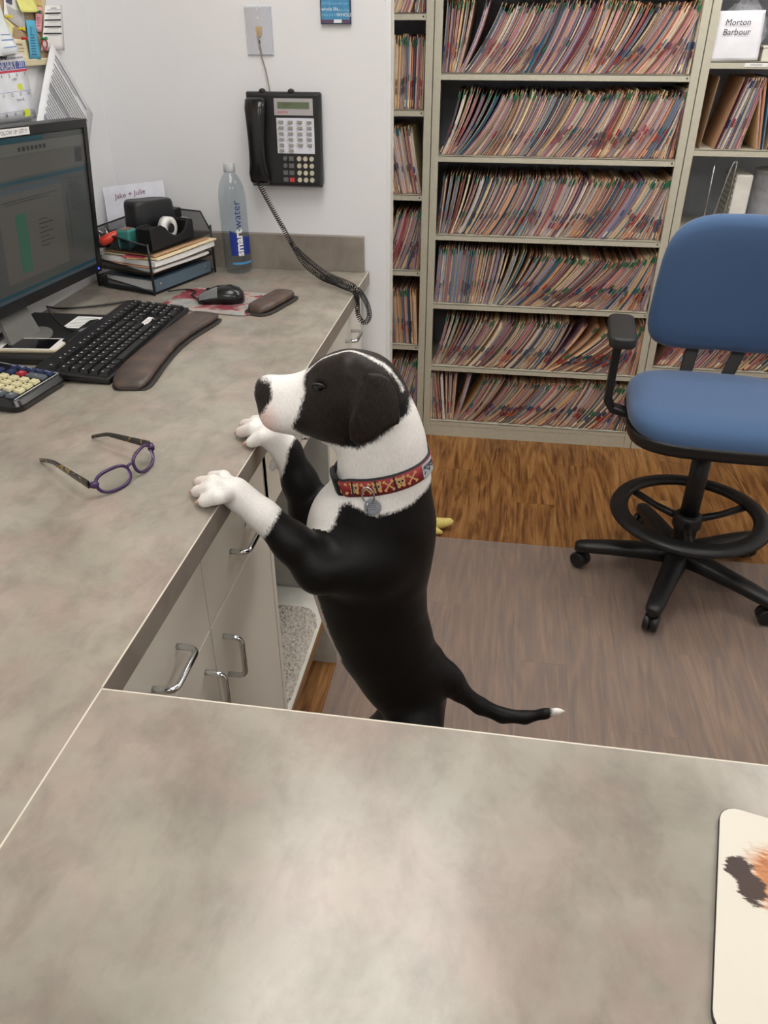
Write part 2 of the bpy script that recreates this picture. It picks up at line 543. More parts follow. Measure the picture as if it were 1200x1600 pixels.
for y0, y1 in ((0.558, 0.868), (0.868, 1.18)):
    d_ = front('drawer', near, y0, y1, 0.822, TOP-0.038); handle(d_, ((y0+y1)/2, 0.886), 'y')
    e_ = front('door', near, y0, y1, 0.095, 0.822); handle(e_, (0.868 + (0.042 if y0 > 0.8 else -0.042), 0.730), 'z')
MB().box((FX-0.02, 0.45, 0.095), (FX-0.001, 0.557, TOP-0.038)).build('filler', M_CAB, near)
opn = thing('open_cabinet', 'cream open shelf unit with one drawer on top, between the two cabinets', 'cabinet', (0, 0, 0))
MB().box((LEFT_X+0.01, 1.181, 0), (FX, 1.199, TOP-0.037)).build('side_panel', M_CAB, opn)
sp = MB().box((LEFT_X+0.01, 1.69, 0), (FX, 1.708, TOP-0.037)).build('side_panel', M_CABIN, opn)
MB().box((LEFT_X+0.01, 1.20, 0), (LEFT_X+0.03, 1.689, TOP-0.037)).build('back_panel', M_CABIN, opn)
od = MB().box((FX-0.019, 1.182, 0.826), (FX, 1.70, TOP-0.039)).build('drawer', M_CAB, opn, bevel=0.001)
handle(od, (1.44, 0.886), 'y')
MB().box((LEFT_X+0.03, 1.20, 0.83), (FX-0.02, 1.689, TOP-0.05)).build('drawer_box', M_CABIN, opn)
sh = MB().box((LEFT_X+0.03, 1.20, 0.25), (FX-0.004, 1.689, 0.27)).build('shelf', mat('white_shelf', (222, 220, 212), 0.4), opn)
MB().box((FX-0.004, 1.20, 0.25), (FX, 1.689, 0.271)).build('front_edge', mat('brown_edge', (128, 92, 52), 0.55), sh)
M_STD = mat('grey_steel', (168, 170, 170), 0.35, 0.8)
for sx in (-0.49, -0.93):
    s_ = MB().box((sx-0.009, 1.686, 0.275), (sx+0.009, 1.690, 0.825)).build('shelf_standard', M_STD, opn)
    sl = MB(); z = 0.29
    while z < 0.82:
        sl.box((sx-0.0045, 1.6852, z), (sx+0.0045, 1.6862, z+0.0045)); z += 0.0127
    sl.build('slots', M_INK, s_)
MB().box((-0.50, 1.20, 0.0), (-0.49, 1.689, 0.25)).build('toe_kick', M_CAB, opn)
far = thing('base_cabinet', 'cream drawer cabinet under the far end of the counter by the telephone wall', 'cabinet', (0, 0, 0))
fbm = MB(); fbm.box((LEFT_X+0.01, 1.709, 0.09), (CB-0.001, WALL_Y-0.002, TOP-0.037)); fbm.box((LEFT_X+0.01, 1.709, 0), (-0.49, WALL_Y-0.002, 0.09))
fbm.build('body', M_CAB, far)
MB().box((FX-0.019, 1.71, 0.095), (FX, 1.778, TOP-0.038)).build('filler', M_CAB, far, bevel=0.001)
for z0, z1, hz in ((0.822, TOP-0.038, 0.90), (0.60, 0.822, 0.72), (0.35, 0.60, 0.49), (0.095, 0.35, 0.23)):
    d_ = front('drawer', far, 1.78, WALL_Y-0.004, z0, z1); handle(d_, (1.985, hz), 'y')

# rug scrap on the open shelf
def rug_mesh():
    t = NT('rug_pile')
    f = t.noise(t.coord(), 160, 4, 0.7)
    t.l(t.ramp(f, [(0.3, lin((150, 142, 132))), (0.7, lin((208, 202, 192)))]), t.b.inputs['Base Color'])
    t.b.inputs['Roughness'].default_value = 0.95
    poly = rrect(-0.99, 1.205, -0.412, 1.60, 0.07, 6)
    nx, ny = 130, 90
    mb = MB(); idx = {}
    x0, x1, y0, y1 = -0.99, -0.412, 1.205, 1.60
    r = 0.07
    def inside(px, py):
        dx = max(x0+r-px, px-(x1-r), 0); dy = max(y0+r-py, py-(y1-r), 0)
        return (px-x0 >= 0) and dx*dx+dy*dy <= r*r*1.02
    vs, fs = [], []
    for a in range(nx+1):
        for b in range(ny+1):
            px, py = x0+(x1-x0)*a/nx, y0+(y1-y0)*b/ny
            if inside(px, py):
                e = min(px-x0, x1-px, py-y0, y1-py)
                idx[a, b] = len(vs)
                vs.append((px, py, 0.2715+0.011*min(1, 0.35+e/0.02)+rnd.uniform(-0.003, 0.003)))
    for a in range(nx):
        for b in range(ny):
            q = [(a, b), (a+1, b), (a+1, b+1), (a, b+1)]
            if all(k in idx for k in q): fs.append([idx[k] for k in q])
    mb._add(vs, fs, 0, False)
    o = mb.build('rug', t.m)
    s = o.modifiers.new('solid', 'SOLIDIFY'); s.thickness = 0.005; s.offset = -1
    return o
tag(rug_mesh(), 'light grey shaggy rug piece with rounded corner lying on the open cabinet shelf', 'rug')

# frosted vinyl mat over the wood floor
def mat_mat():
    t = NT('frosted_vinyl')
    tr = t.n('ShaderNodeBsdfTransparent'); tr.inputs[0].default_value = (0.95, 0.95, 0.96, 1)
    t.b.inputs['Base Color'].default_value = lin((186, 176, 170)); t.b.inputs['Roughness'].default_value = 0.4
    f = t.noise(t.coord(), 300, 2)
    mx = t.n('ShaderNodeMixShader')
    t.l(t.math('ADD', t.math('MULTIPLY', f, 0.06), 0.19), mx.inputs[0])
    t.l(tr.outputs[0], mx.inputs[1]); t.l(t.b.outputs[0], mx.inputs[2])
    t.l(mx.outputs[0], t.out.inputs['Surface'])
    return t.m
cm = MB().prism(rrect(-0.40, 0.50, 1.45, 2.405, 0.015), 0.0005, 0.003).build('chair_mat', mat_mat())
tag(cm, 'frosted translucent vinyl chair mat lying on the wood floor under the chair', 'mat')

# ------------------------------------------------------------------ bookcases
BY = 3.25
def bookcase(name, label, x0, x1, shelves, top, holes=True, depth=0.34, back=M_GREYBACK):
    b = thing(name, label, 'bookcase', (0, 0, 0))
    for xa, xb, s in ((x0, x0+0.028, 1), (x1-0.028, x1, -1)):
        m_ = MB().box((xa, BY, 0), (xb, BY+0.02, top))
        o = xa if s == 1 else xb-0.003
        m_.box((o, BY+0.02, 0), (o+0.003, BY+depth, top))
        m_.build('upright', M_BEIGE, b, bevel=0.0015)
    MB().box((x0+0.003, BY+depth-0.006, 0), (x1-0.003, BY+depth, top)).build('back_panel', back, b)
    for k, z in enumerate(shelves):
        s_ = MB().box((x0+0.004, BY+0.003, z-0.022), (x1-0.004, BY+0.006, z)).box((x0+0.004, BY+0.003, z-0.004), (x1-0.004, BY+depth-0.008, z)).build('shelf', M_BEIGE, b, bevel=0.001)
        if k and holes:
            MB().cyl((x1-0.038, BY+0.0032, z-0.011), (x1-0.038, BY+0.0024, z-0.011), 0.0032, n=10).build('bolt_hole', M_INK, s_)
    MB().box((x0+0.028, BY+0.004, 0.0), (x1-0.028, BY+0.02, min(shelves)-0.022)).build('kick_plate', M_BEIGE, b)
    MB().box((x0, BY, top), (x1, BY+depth, top+0.004)).build('top_panel', M_BEIGE, b)
    return b
MAIN_SH = [0.074, 0.337, 0.613, 0.893, 1.184, 1.459, 1.735]
bookcase('bookcase', 'wide beige metal bookcase packed with six rows of file folders', -0.316, 0.615, MAIN_SH, 2.05)
NARROW_SH = [0.121, 0.425, 0.745, 1.04, 1.338, 1.644, 1.93]
bookcase('bookcase', 'beige metal bookcase mostly hidden behind the telephone wall', -1.05, -0.319, NARROW_SH, 2.05)
RIGHT_SH = [0.074, 0.385, 0.66, 0.935, 1.222, 1.50, 1.80]
bookcase('bookcase', 'beige metal bookcase behind the blue chair with a white envelope on it', 0.618, 1.55, RIGHT_SH, 2.05)
# ------------------------------------------------------------------ file folders
PAL = {
    'manila': (224, 190, 146), 'cream': (236, 220, 184), 'peach': (224, 170, 134), 'tan': (190, 152, 116),
    'pink': (206, 128, 146), 'rose': (180, 92, 112), 'maroon': (116, 54, 66), 'mauve': (170, 130, 144),
    'lavender': (176, 166, 190), 'slate': (72, 92, 116), 'steel': (128, 150, 170), 'teal': (40, 104, 132),
    'white': (224, 220, 216), 'brown': (112, 78, 62), 'green': (30, 112, 72), 'red': (176, 46, 48), 'navy': (42, 54, 100), 'orange': (200, 108, 60)}
PM = {k: mat('paper_' + k, v, 0.75, var=0.08, vscale=90) for k, v in PAL.items()}
PIDX = {k: i_ for i_, k in enumerate(PM)}
ALLP = list(PM.values())
COVER = ['manila']*5 + ['cream']*4 + ['peach']*4 + ['tan']*3 + ['brown']*2 + ['mauve']*2
PAPER = ['pink']*4 + ['mauve']*6 + ['rose']*3 + ['maroon']*2 + ['lavender']*6 + ['slate']*5 + ['steel']*6 + ['teal']*3 + ['cream']*6 + ['white']*7 + ['brown']*4 + ['peach']*2 + ['manila']*3
ADJ = {'manila': 'manila', 'cream': 'cream', 'peach': 'peach', 'tan': 'tan', 'brown': 'brown', 'mauve': 'mauve', 'pink': 'pink', 'teal': 'teal'}
SEG = 6

def sheet(mb, curve, off0, off1, y0, y1, t0=0.0, t1=1.0, mi=0, zlift=0.0):
    """a bowed board standing between the offsets off0 and off1 (along x), from t0 to t1 of its height"""
    n = SEG if t1 - t0 > 0.5 else 2
    a, b, c, d = [], [], [], []
    for k in range(n+1):
        t = t0 + (t1-t0)*k/n
        x, z = curve(t)
        a.append((x+off0, y0, z+zlift)); b.append((x+off1, y0, z+zlift)); c.append((x+off1, y1, z+zlift)); d.append((x+off0, y1, z+zlift))
    o = len(mb.v); m = n+1
    mb.v += a + b + c + d
    for k in range(n):
        for p, q in ((0, 1), (1, 2), (2, 3), (3, 0)):
            mb.f.append([o+p*m+k, o+q*m+k, o+q*m+k+1, o+p*m+k+1]); mb.mi.append(mi); mb.sm.append(False)
    mb.f.append([o+n, o+m+n, o+2*m+n, o+3*m+n]); mb.mi.append(mi); mb.sm.append(False)
    mb.f.append([o, o+3*m, o+2*m, o+m]); mb.mi.append(mi); mb.sm.append(False)

def folder_spec(x0, z0, w, lean, curl, h, cover=None):
    def curve(t, x0=x0, z0=z0, lean=lean, curl=curl, h=h):
        return (x0 + lean*h*(t + curl*t*(1-t)), z0 + 0.001 + h*t*(1-0.22*lean*lean))
    return dict(curve=curve, w=w, cover=cover or rnd.choice(COVER), h=h)

TABCOL = ['green']*5 + ['navy', 'red', 'orange', 'slate', 'brown', 'maroon', 'teal']
def folder_meshes(sp, tabs):
    """covers, papers and index tabs of one folder as three builders"""
    c, w = sp['curve'], sp['w']
    yf = BY + 0.012 + rnd.uniform(0.0, 0.016)
    yb = yf + 0.235
    cov, pap = MB(), MB()
    ci = PIDX[sp['cover']]
    th = min(0.0011, w*0.16)
    sheet(cov, c, 0, th, yf, yb, 0, 1, ci)
    sheet(cov, c, w-th, w, yf+0.004, yb, 0, 0.985, ci)
    # bundle of sheets between the covers
    x = th*1.15
    main = rnd.choice(PAPER) if rnd.random() < 0.55 else None
    while x < w - th*1.2:
        pw = min(rnd.uniform(0.0011, 0.0030), w-th-x)
        sheet(pap, c, x, x+pw*0.94, yf+rnd.uniform(0.0, 0.007), yb-0.02, 0.004, rnd.uniform(0.86, 0.975), PIDX[main if main and rnd.random() < 0.75 else rnd.choice(PAPER)])
        x += pw
    tab = []
    for (t0, t1, colr) in tabs:
        tab.append(MB())
        sheet(tab[-1], c, -0.0006, th+rnd.uniform(0.0005, 0.0022), yf-0.007, yf+0.012, t0, t1, PIDX[colr])
    return cov, pap, tab

ORD = lambda n: '%d%s' % (n, 'th' if 10 <= n % 100 <= 20 else {1: 'st', 2: 'nd', 3: 'rd'}.get(n % 10, 'th'))
def place_folder(sp, tabs, label, group):
    cov, pap, tab = folder_meshes(sp, tabs)
    o = cov.build('file_folder', ALLP)
    tag(o, label, 'folder', group)
    if pap.f: pap.build('papers', ALLP, o)
    for tb_ in tab: tb_.build('index_tab', ALLP, o)
    return o

def rnd_tabs(mid):
    tabs = []
    if rnd.random() < 0.62: tabs.append((0.86, 0.955, 'green' if rnd.random() < 0.8 else rnd.choice(TABCOL)))
    if rnd.random() < 0.75:
        a = mid + rnd.uniform(-0.05, 0.05)
        tabs.append((a, a+0.09, rnd.choice(['slate', 'brown', 'maroon', 'navy', 'teal', 'red', 'brown', 'green'])))
        if rnd.random() < 0.6: tabs.append((a-0.12, a-0.03, rnd.choice(['orange', 'brown', 'red', 'slate', 'maroon'])))
    if rnd.random() < 0.45: tabs.append((0.04, 0.13, rnd.choice(['cream', 'manila', 'peach'])))
    return tabs

def row_specs(x0, x1, z, n, h, leanf):
    """folders from x0 to x1 whose lean follows leanf(s), s from 0 to 1 along the row"""
    specs = []
    ws = [rnd.uniform(0.55, 1.5) for _ in range(n)]
    x = x0
    tot = sum(ws)
    usable = (x1 - x0)
    for k in range(n):
        s = k/(n-1)
        w = ws[k]/tot*usable
        lean = leanf(s)
        hh = h*rnd.uniform(0.955, 1.01)
        # nobody leans through the right-hand upright
        lean = max(-0.3, min(lean, (x1 + 0.012 - x - w)/(hh*1.02)))
        lean = max(lean, (x0 - 0.004 - x)/hh)
        curl = 0.42 if lean > 0.15 else 0.12
        specs.append(folder_spec(x, z, w*0.97, lean, curl*rnd.uniform(0.85, 1.15), hh))
        x += w
    return specs
def bend(*pts):
    """piecewise-linear lean"""
    def f(s):
        for (a, va), (b, vb) in zip(pts, pts[1:]):
            if s <= b: return va + (vb-va)*max(0, (s-a))/(b-a)
        return pts[-1][1]
    return f
LEANS = [
    bend((0, .05), (.07, .18), (.10, .55), (.33, .55), (.34, .40), (.55, .48), (.57, .30), (.72, .62), (.85, .55), (1, .40)),
    bend((0, .30), (.04, .42), (.10, .62), (.25, .42), (.42, .55), (.60, .52), (.62, .34), (.78, .48), (1, .30)),
    bend((0, .10), (.08, .35), (.2, .48), (.36, .40), (.38, .30), (.6, .48), (.8, .52), (.9, .42), (1, .30)),
    bend((0, .06), (.18, .10), (.28, .22), (.35, .62), (.6, .85), (.75, .70), (.85, .45), (1, .20)),
    bend((0, .25), (.1, .55), (.35, .62), (.45, .55), (.55, .42), (.60, .95), (.8, .9), (1, .35)),
    bend((0, -.18), (.06, -.12), (.12, .05), (.14, .5), (.3, .72), (.6, .72), (.62, .45), (.85, .62), (1, .35))]
ROWN = ['top', 'second', 'third', 'fourth', 'fifth', 'bottom']
rest = MB()
def into_rest(specs, mid):
    for sp in specs:
        cv_, pp_, tb_ = folder_meshes(sp, rnd_tabs(mid))
        for m_ in [cv_, pp_] + tb_:
            o = len(rest.v); rest.v += m_.v
            rest.f += [[o+i_ for i_ in f] for f in m_.f]; rest.mi += m_.mi; rest.sm += m_.sm
NIND = 71
for r_ in range(6):
    z = MAIN_SH[5-r_]
    h = 0.236 if r_ else 0.232
    specs = row_specs(-0.286, 0.583, z, NIND, h, LEANS[r_])
    if r_ < 4:
        for k, sp in enumerate(specs):
            place_folder(sp, rnd_tabs(0.33+0.05*math.sin(k*0.23+r_)), '%s file folder, %s from left on the %s visible shelf of the wide bookcase' % (ADJ[sp['cover']], ORD(k+1), ROWN[r_]), 'file folders on the wide bookcase')
    else:
        into_rest(specs, 0.33)
for k, z in enumerate(NARROW_SH[:-1]):
    lf = [bend((0, .3), (1, .35)), bend((0, -.12), (.5, -.16), (1, -.05)), bend((0, .30), (1, .32)), bend((0, -.30), (.6, -.30), (1, -.18)), bend((0, .12), (1, .02)), bend((0, .2), (1, .3))][k]
    into_rest(row_specs(-1.02, -0.352, z, 58, 0.242, lf), 0.36)
into_rest(row_specs(0.65, 1.50, RIGHT_SH[1], 64, 0.225, bend((0, .45), (.3, .5), (.6, .55), (1, .3))), 0.36)
tag(rest.build('file_folders', ALLP), 'remaining rows of tightly packed file folders on the low and side shelves', 'folders', kind='stuff')

# the loosely filled shelf at the right: single folders whose flat sides show
RZ = RIGHT_SH[4]
for k, (x, w, lean, cover, tabs) in enumerate([
        (0.665, 0.0035, 0.10, 'tan', []), (0.716, 0.004, 0.24, 'tan', []),
        (0.727, 0.012, 0.27, 'mauve', [(0.30, 0.42, 'navy')]), (0.741, 0.012, 0.27, 'cream', [(0.86, 0.96, 'navy'), (0.32, 0.44, 'red')]),
        (0.755, 0.013, 0.25, 'pink', [(0.3, 0.5, 'navy')]), (0.770, 0.012, 0.22, 'cream', [(0.86, 0.96, 'brown')]),
        (0.784, 0.012, 0.20, 'mauve', [(0.3, 0.45, 'brown')]), (0.798, 0.011, 0.17, 'cream', [(0.86, 0.96, 'brown'), (0.2, 0.3, 'manila')]),
        (0.865, 0.006, -0.16, 'manila', []), (0.874, 0.007, -0.13, 'peach', []), (0.884, 0.006, -0.10, 'teal', []), (0.900, 0.012, 0.16, 'peach', []), (0.915, 0.012, 0.2, 'manila', []), (0.93, 0.012, 0.2, 'mauve', [])]):
    sp = folder_spec(x, RZ, w, lean, 0.05, 0.232, cover)
    place_folder(sp, tabs, '%s file folder, %s from the left on the loosely filled shelf of the right bookcase' % (ADJ[cover], ORD(k+1)), 'file folders on the loosely filled right shelf')

# ------------------------------------------------------------------ other things on the right bookcase
ENVZ = RIGHT_SH[5]
env = thing('paper_envelope', 'white paper envelope with two handwritten words leaning on the top right shelf', 'envelope', (0.72, BY+0.012, ENVZ), (R(-6), 0, R(2)))
nx, nz = 14, 14
ga, gb = [], []
m_ = MB(); vs = []; fs = []
for j in range(nz+1):
    for i_ in range(nx+1):
        u, v = i_/nx, j/nz
        x = -0.078+0.156*u + (0.006*(1-v))*(u-0.5)
        vs.append((x, 0.010*math.sin(math.pi*u)*(-1)*math.sin(math.pi*min(1, v*1.1))*0.6 + 0.0015*math.sin(9*u+5*v), 0.001+0.147*v + 0.003*u))
for j in range(nz):
    for i_ in range(nx):
        a = j*(nx+1)+i_
        fs.append((a, a+1, a+nx+2, a+nx+1))
m_._add(vs, fs, 0, True)
eo = m_.build('body', mat('envelope_paper', (226, 226, 232), 0.6, var=0.03), env)
sd = eo.modifiers.new('solid', 'SOLIDIFY'); sd.thickness = 0.002; sd.offset = 1
for s_, zz, xx in (('Morton', 0.114, -0.008), ('Barbour', 0.086, -0.008)):
    text('handwriting', s_, 0.027, M_INK, env, frame((xx, -0.0115, zz), (1, 0, 0.02), (0, 0, 1)), shear=0.15)
# clear bags behind it, a cream carton and clear tubs
def bag_mat():
    t = NT('clear_bag')
    tr = t.n('ShaderNodeBsdfTransparent'); t.b.inputs['Base Color'].default_value = lin((214, 216, 224)); t.b.inputs['Roughness'].default_value = .2
    mx = t.n('ShaderNodeMixShader'); f = t.noise(t.coord(), 30, 3)
    t.l(t.math('ADD', t.math('MULTIPLY', f, .3), .22), mx.inputs[0]); t.l(tr.outputs[0], mx.inputs[1]); t.l(t.b.outputs[0], mx.inputs[2])
    t.l(mx.outputs[0], t.out.inputs['Surface'])
    return t.m
M_BAG = bag_mat()
def bag(label, loc, r, seed):
    rr = random.Random(seed)
    m_ = MB().ball((0, 0, r[2]), r, 22, 14)
    m_.v = [(x*(1+rr.uniform(-.10, .10)), y*(1+rr.uniform(-.1, .1)), max(0, z*(1+rr.uniform(-.07, .07)))) for x, y, z in m_.v]
    o = m_.build('plastic_bag', M_BAG); o.location = loc
    return tag(o, label, 'bag', 'clear bags on the top right shelf')
bag('clear crumpled plastic bag directly behind the white envelope', (0.75, BY+0.11, ENVZ+0.001), (0.085, 0.06, 0.088), 3)
bag('clear crumpled plastic bag on the cream carton right of the white envelope', (0.90, BY+0.10, ENVZ+0.048), (0.07, 0.06, 0.075), 5)
ct_ = thing('carton', 'low cream carton right of the white envelope on the top shelf', 'box', (0.90, BY+0.10, ENVZ))
MB().box((-0.085, -0.075, 0.0005), (0.085, 0.075, 0.040)).build('body', mat('cream_card', (214, 210, 196), 0.6), ct_, bevel=0.002)
MB().box((-0.087, -0.077, 0.040), (0.087, 0.077, 0.047)).build('lid', mat('cream_card', (214, 210, 196), 0.6), ct_, bevel=0.002)
gl_ = MB().tube([(-0.02, 0, 0.004), (0, 0.004, 0.03), (0.03, 0, 0.035), (0.035, -0.005, 0.01)], 0.008, 8).build('purple_roll', mat('purple_cloth', (92, 70, 128), 0.6))
gl_.location = (0.655, BY+0.05, ENVZ+0.001+0.12); gl_.location.z = ENVZ+0.006
tag(gl_, 'small purple roll left of the envelope on the top right shelf', 'cloth')
tg = MB().box((0.76, BY+0.0015, ENVZ-0.0155), (0.835, BY+0.0029, ENVZ-0.0035)).build('shelf_label', M_WHITE)
tag(tg, 'small white paper label stuck on the shelf edge below the envelope', 'label')
text('print', 'ORDERED', 0.009, M_PRINT, tg, frame((0.797, BY+0.0012, ENVZ-0.0095), (1, 0, 0), (0, 0, 1)))
# wire book supports on the shelf hidden behind the chair
SZ = RIGHT_SH[3]
for k, (x, lab) in enumerate(((0.735, 'thin steel wire book support nearest the wide bookcase'), (0.80, 'steel wire book support with a pointed loop beside the white tray'))):
    if k == 0: pts = [(x, BY+0.03, SZ+0.005), (x, BY+0.03, SZ+0.265)]
    else: pts = spline([(x-0.035, BY+0.05, SZ+0.006), (x-0.015, BY+0.05, SZ+0.14), (x+0.002, BY+0.05, SZ+0.232), (x+0.012, BY+0.05, SZ+0.240), (x+0.016, BY+0.05, SZ+0.225), (x+0.008, BY+0.05, SZ+0.006)], 6)
    o = MB().tube(pts, 0.0024 if k == 0 else 0.0032, 8).build('wire_support', M_CHROME)
    tag(o, lab, 'bookend', 'wire book supports')
tb = thing('letter_tray', 'white louvred plastic tray standing on end beside the wire loop', 'tray', (0.855, BY+0.12, SZ))
MB().box((-0.03, -0.08, 0.001), (0.03, 0.1, 0.20)).build('body', mat('white_plastic', (222, 220, 212), 0.4), tb, bevel=0.006)
for k in range(9): MB().box((-0.034, -0.07, 0.02+k*0.02), (-0.0302, 0.09, 0.029+k*0.02)).build('louvre', mat('grey_louvre', (170, 168, 152), 0.5), tb)
cl = thing('storage_tub', 'round clear plastic tub at the right edge behind the chair', 'tub', (0.985, BY+0.13, SZ))
MB().lathe([(0.062, 0.001), (0.068, 0.01), (0.072, 0.19), (0.074, 0.20)], 26).build('tub', M_BAG, cl)
MB().lathe([(0.076, 0.2), (0.077, 0.206), (0.074, 0.212)], 26).build('lid', mat('grey_lid', (176, 178, 180), 0.4), cl)
# ------------------------------------------------------------------ the dog: one continuous surface from blended rounded limbs
YC = 1.02                                   # plane the dog's spine lies in
H_ = 0.0036                                 # grid step
LO = np.array([-0.475, 0.835, -0.01]); HI = np.array([0.20, 1.205, 1.27])
NG = np.ceil((HI-LO)/H_).astype(int)
gx, gy, gz = (LO[i]+H_*np.arange(NG[i]) for i in range(3))
FIELD = np.full(NG, 0.12, dtype=np.float32)
GROUPS = {}                                 # name -> list of distance functions, to know which limb a point belongs to

def cone_d(P, a, ra, b, rb, ys=1.0, yc=YC):
    """rounded cone; ys < 1 flattens it across the body"""
    X, Y, Z = P
    a = np.array(a, float); b = np.array(b, float)
    Ys = (Y-yc)/ys+yc
    a2 = a.copy(); b2 = b.copy(); a2[1] = (a[1]-yc)/ys+yc; b2[1] = (b[1]-yc)/ys+yc
    d = b2-a2; L = max(1e-9, float(d@d))
    t = np.clip(((X-a2[0])*d[0]+(Ys-a2[1])*d[1]+(Z-a2[2])*d[2])/L, 0, 1)
    q = np.sqrt((X-a2[0]-t*d[0])**2+(Ys-a2[1]-t*d[1])**2+(Z-a2[2]-t*d[2])**2)
    return (q-(ra+(rb-ra)*t))*(ys if ys < 1 else 1.0)

def ell_d(P, c, r, rot=None):
    X, Y, Z = P
    q = np.stack([X-c[0], Y-c[1], Z-c[2]])
    if rot is not None:
        m = np.array(rot.inverted()); q = np.tensordot(m, q, 1)
    k0 = np.sqrt((q[0]/r[0])**2+(q[1]/r[1])**2+(q[2]/r[2])**2)
    k1 = np.sqrt((q[0]/r[0]**2)**2+(q[1]/r[1]**2)**2+(q[2]/r[2]**2)**2)
    return k0*(k0-1.0)/np.maximum(k1, 1e-6)

def apply(fn, bb0, bb1, k, group, sub=False):
    if not sub: GROUPS.setdefault(group, []).append(fn)
    pad = k+0.02
    i0 = np.maximum(0, np.floor((np.array(bb0)-pad-LO)/H_).astype(int)); i1 = np.minimum(NG, np.ceil((np.array(bb1)+pad-LO)/H_).astype(int)+1)
    if (i1 <= i0).any(): return
    s = tuple(slice(i0[i], i1[i]) for i in range(3))
    P = np.meshgrid(gx[s[0]], gy[s[1]], gz[s[2]], indexing='ij', sparse=False)
    d = fn(P).astype(np.float32); f = FIELD[s]
    if sub:
        h = np.maximum(k-np.abs(-d-f), 0)/k
        FIELD[s] = np.maximum(f, -d)+h*h*k*0.25
    else:
        h = np.maximum(k-np.abs(d-f), 0)/k
        FIELD[s] = np.minimum(f, d)-h*h*k*0.25

def limb(group, a, ra, b, rb, k=0.02, ys=1.0, yc=YC):
    m = max(ra, rb)
    apply(lambda P: cone_d(P, a, ra, b, rb, ys, yc), np.minimum(a, b)-m, np.maximum(a, b)+m, k, group)
def blob(group, c, r, k=0.02, rot=None, sub=False):
    m = max(r)
    apply(lambda P: ell_d(P, c, r, rot), np.array(c)-m, np.array(c)+m, k, group, sub)
def D(px, py, dy=0.0): return np.array(ony(px, py, YC+dy))
def chain(group, pts, k=0.02, ys=1.0, yc=YC):
    for (a, ra), (b, rb) in zip(pts, pts[1:]): limb(group, a, ra, b, rb, k, ys, yc)

# torso and neck (points follow the animal's side view)
chain('torso', [(D(600, 748), .060), (D(592, 800), .080), (D(580, 850), .092), (D(575, 905), .087), (D(585, 960), .080), (D(604, 1010), .075), (D(630, 1060), .067), (D(650, 1105), .052)], .03, .82)
blob('torso', D(527, 818), (.038, .056, .056), .03)                          # breastbone
chain('neck', [(D(600, 748), .060), (D(594, 692), .058), (D(580, 640), .052)], .025, .88)
limb('neck', D(622, 735), .034, D(606, 650), .034, .03)
# hind quarters
for s in (-1, 1):
    hip = D(655, 1105, 0); hip = np.array([hip[0], YC+s*.052, hip[2]])
    knee = hip+np.array([-.075, s*.018, -.165]); hock = hip+np.array([.035, s*.016, -.335]); ball = hip+np.array([-.01, s*.018, 0]); 
    foot = np.array([ball[0], ball[1], .024])
    chain('hind', [(hip, .048), (knee, .042)], .03); chain('hind', [(knee, .042), (hock, .021)], .02)
    chain('hind', [(hock, .021), (foot+np.array([.006, 0, .02]), .018)], .012)
    limb('hind', foot+np.array([.008, 0, .004]), .022, foot+np.array([-.05, 0, -.002]), .019, .012)
    for q in (-.018, -.006, .006, .018):
        limb('hind', foot+np.array([-.045, q, -.004]), .0105, foot+np.array([-.072+abs(q)*.5, q*1.15, -.010]), .0095, .004)
# tail
tp = [(698, 1054, 17), (720, 1082, 15), (750, 1103, 13.5), (785, 1118, 12), (820, 1121, 10.5), (852, 1115, 8), (870, 1112, 5), (884, 1111, 2)]
chain('tail', [(D(x, y), r*.0011) for x, y, r in tp], .008)
limb('tail', D(670, 1045), .032, D(702, 1064), .019, .03)

# fore legs; y offsets bring them round the chest
def fore(group, sh, el, wr, kn, toes, dew):
    chain(group, [(sh, .050), (el, .038)], .03)
    chain(group, [(el, .036), ((np.array(el)*.5+np.array(wr)*.5), .0285), (wr, .0228)], .016)
    chain(group, [(wr, .0225), (kn, .0235)], .012)
    for q, (k_, t_, r) in enumerate(toes):
        limb(group, np.array(kn)*.6+np.array(k_)*.4, .0112, k_, .0105*r, .0035)
        limb(group, k_, .0105*r, t_, .0090*r, .0022)
    if dew is not None: limb(group, dew, .008, np.array(dew)+np.array([-.006, 0, -.012]), .006, .005)
Z1 = TOP+.020
def paw(px, py, z): return np.array(onz(px, py, z))
near_toes = [(paw(334, 752, TOP+.027), paw(312, 753, TOP+.011), 0.98), (paw(331, 763, TOP+.027), paw(308, 768, TOP+.0115), 1.04), (paw(343, 776, TOP+.025), paw(319, 783, TOP+.0115), 1.06), (paw(350, 744, TOP+.022), paw(331, 744, TOP+.0105), .92)]
fore('foreN', D(578, 880, -.050), D(500, 888, -.086), D(412, 806, -.086), D(367, 770, -.086), near_toes, D(394, 814, -.085))
far_toes = [(paw(400, 662, TOP+.026), paw(382, 663, TOP+.011), 1.0), (paw(397, 670, TOP+.027), paw(377, 675, TOP+.0115), 1.1), (paw(412, 683, TOP+.025), paw(393, 691, TOP+.0115), 1.1), (paw(413, 656, TOP+.022), paw(397, 656, TOP+.0105), .92)]
fore('foreF', D(560, 800, .06), D(488, 800, .085), D(449, 705, .085), paw(424, 680, TOP+.021), far_toes, D(430, 722, .085))

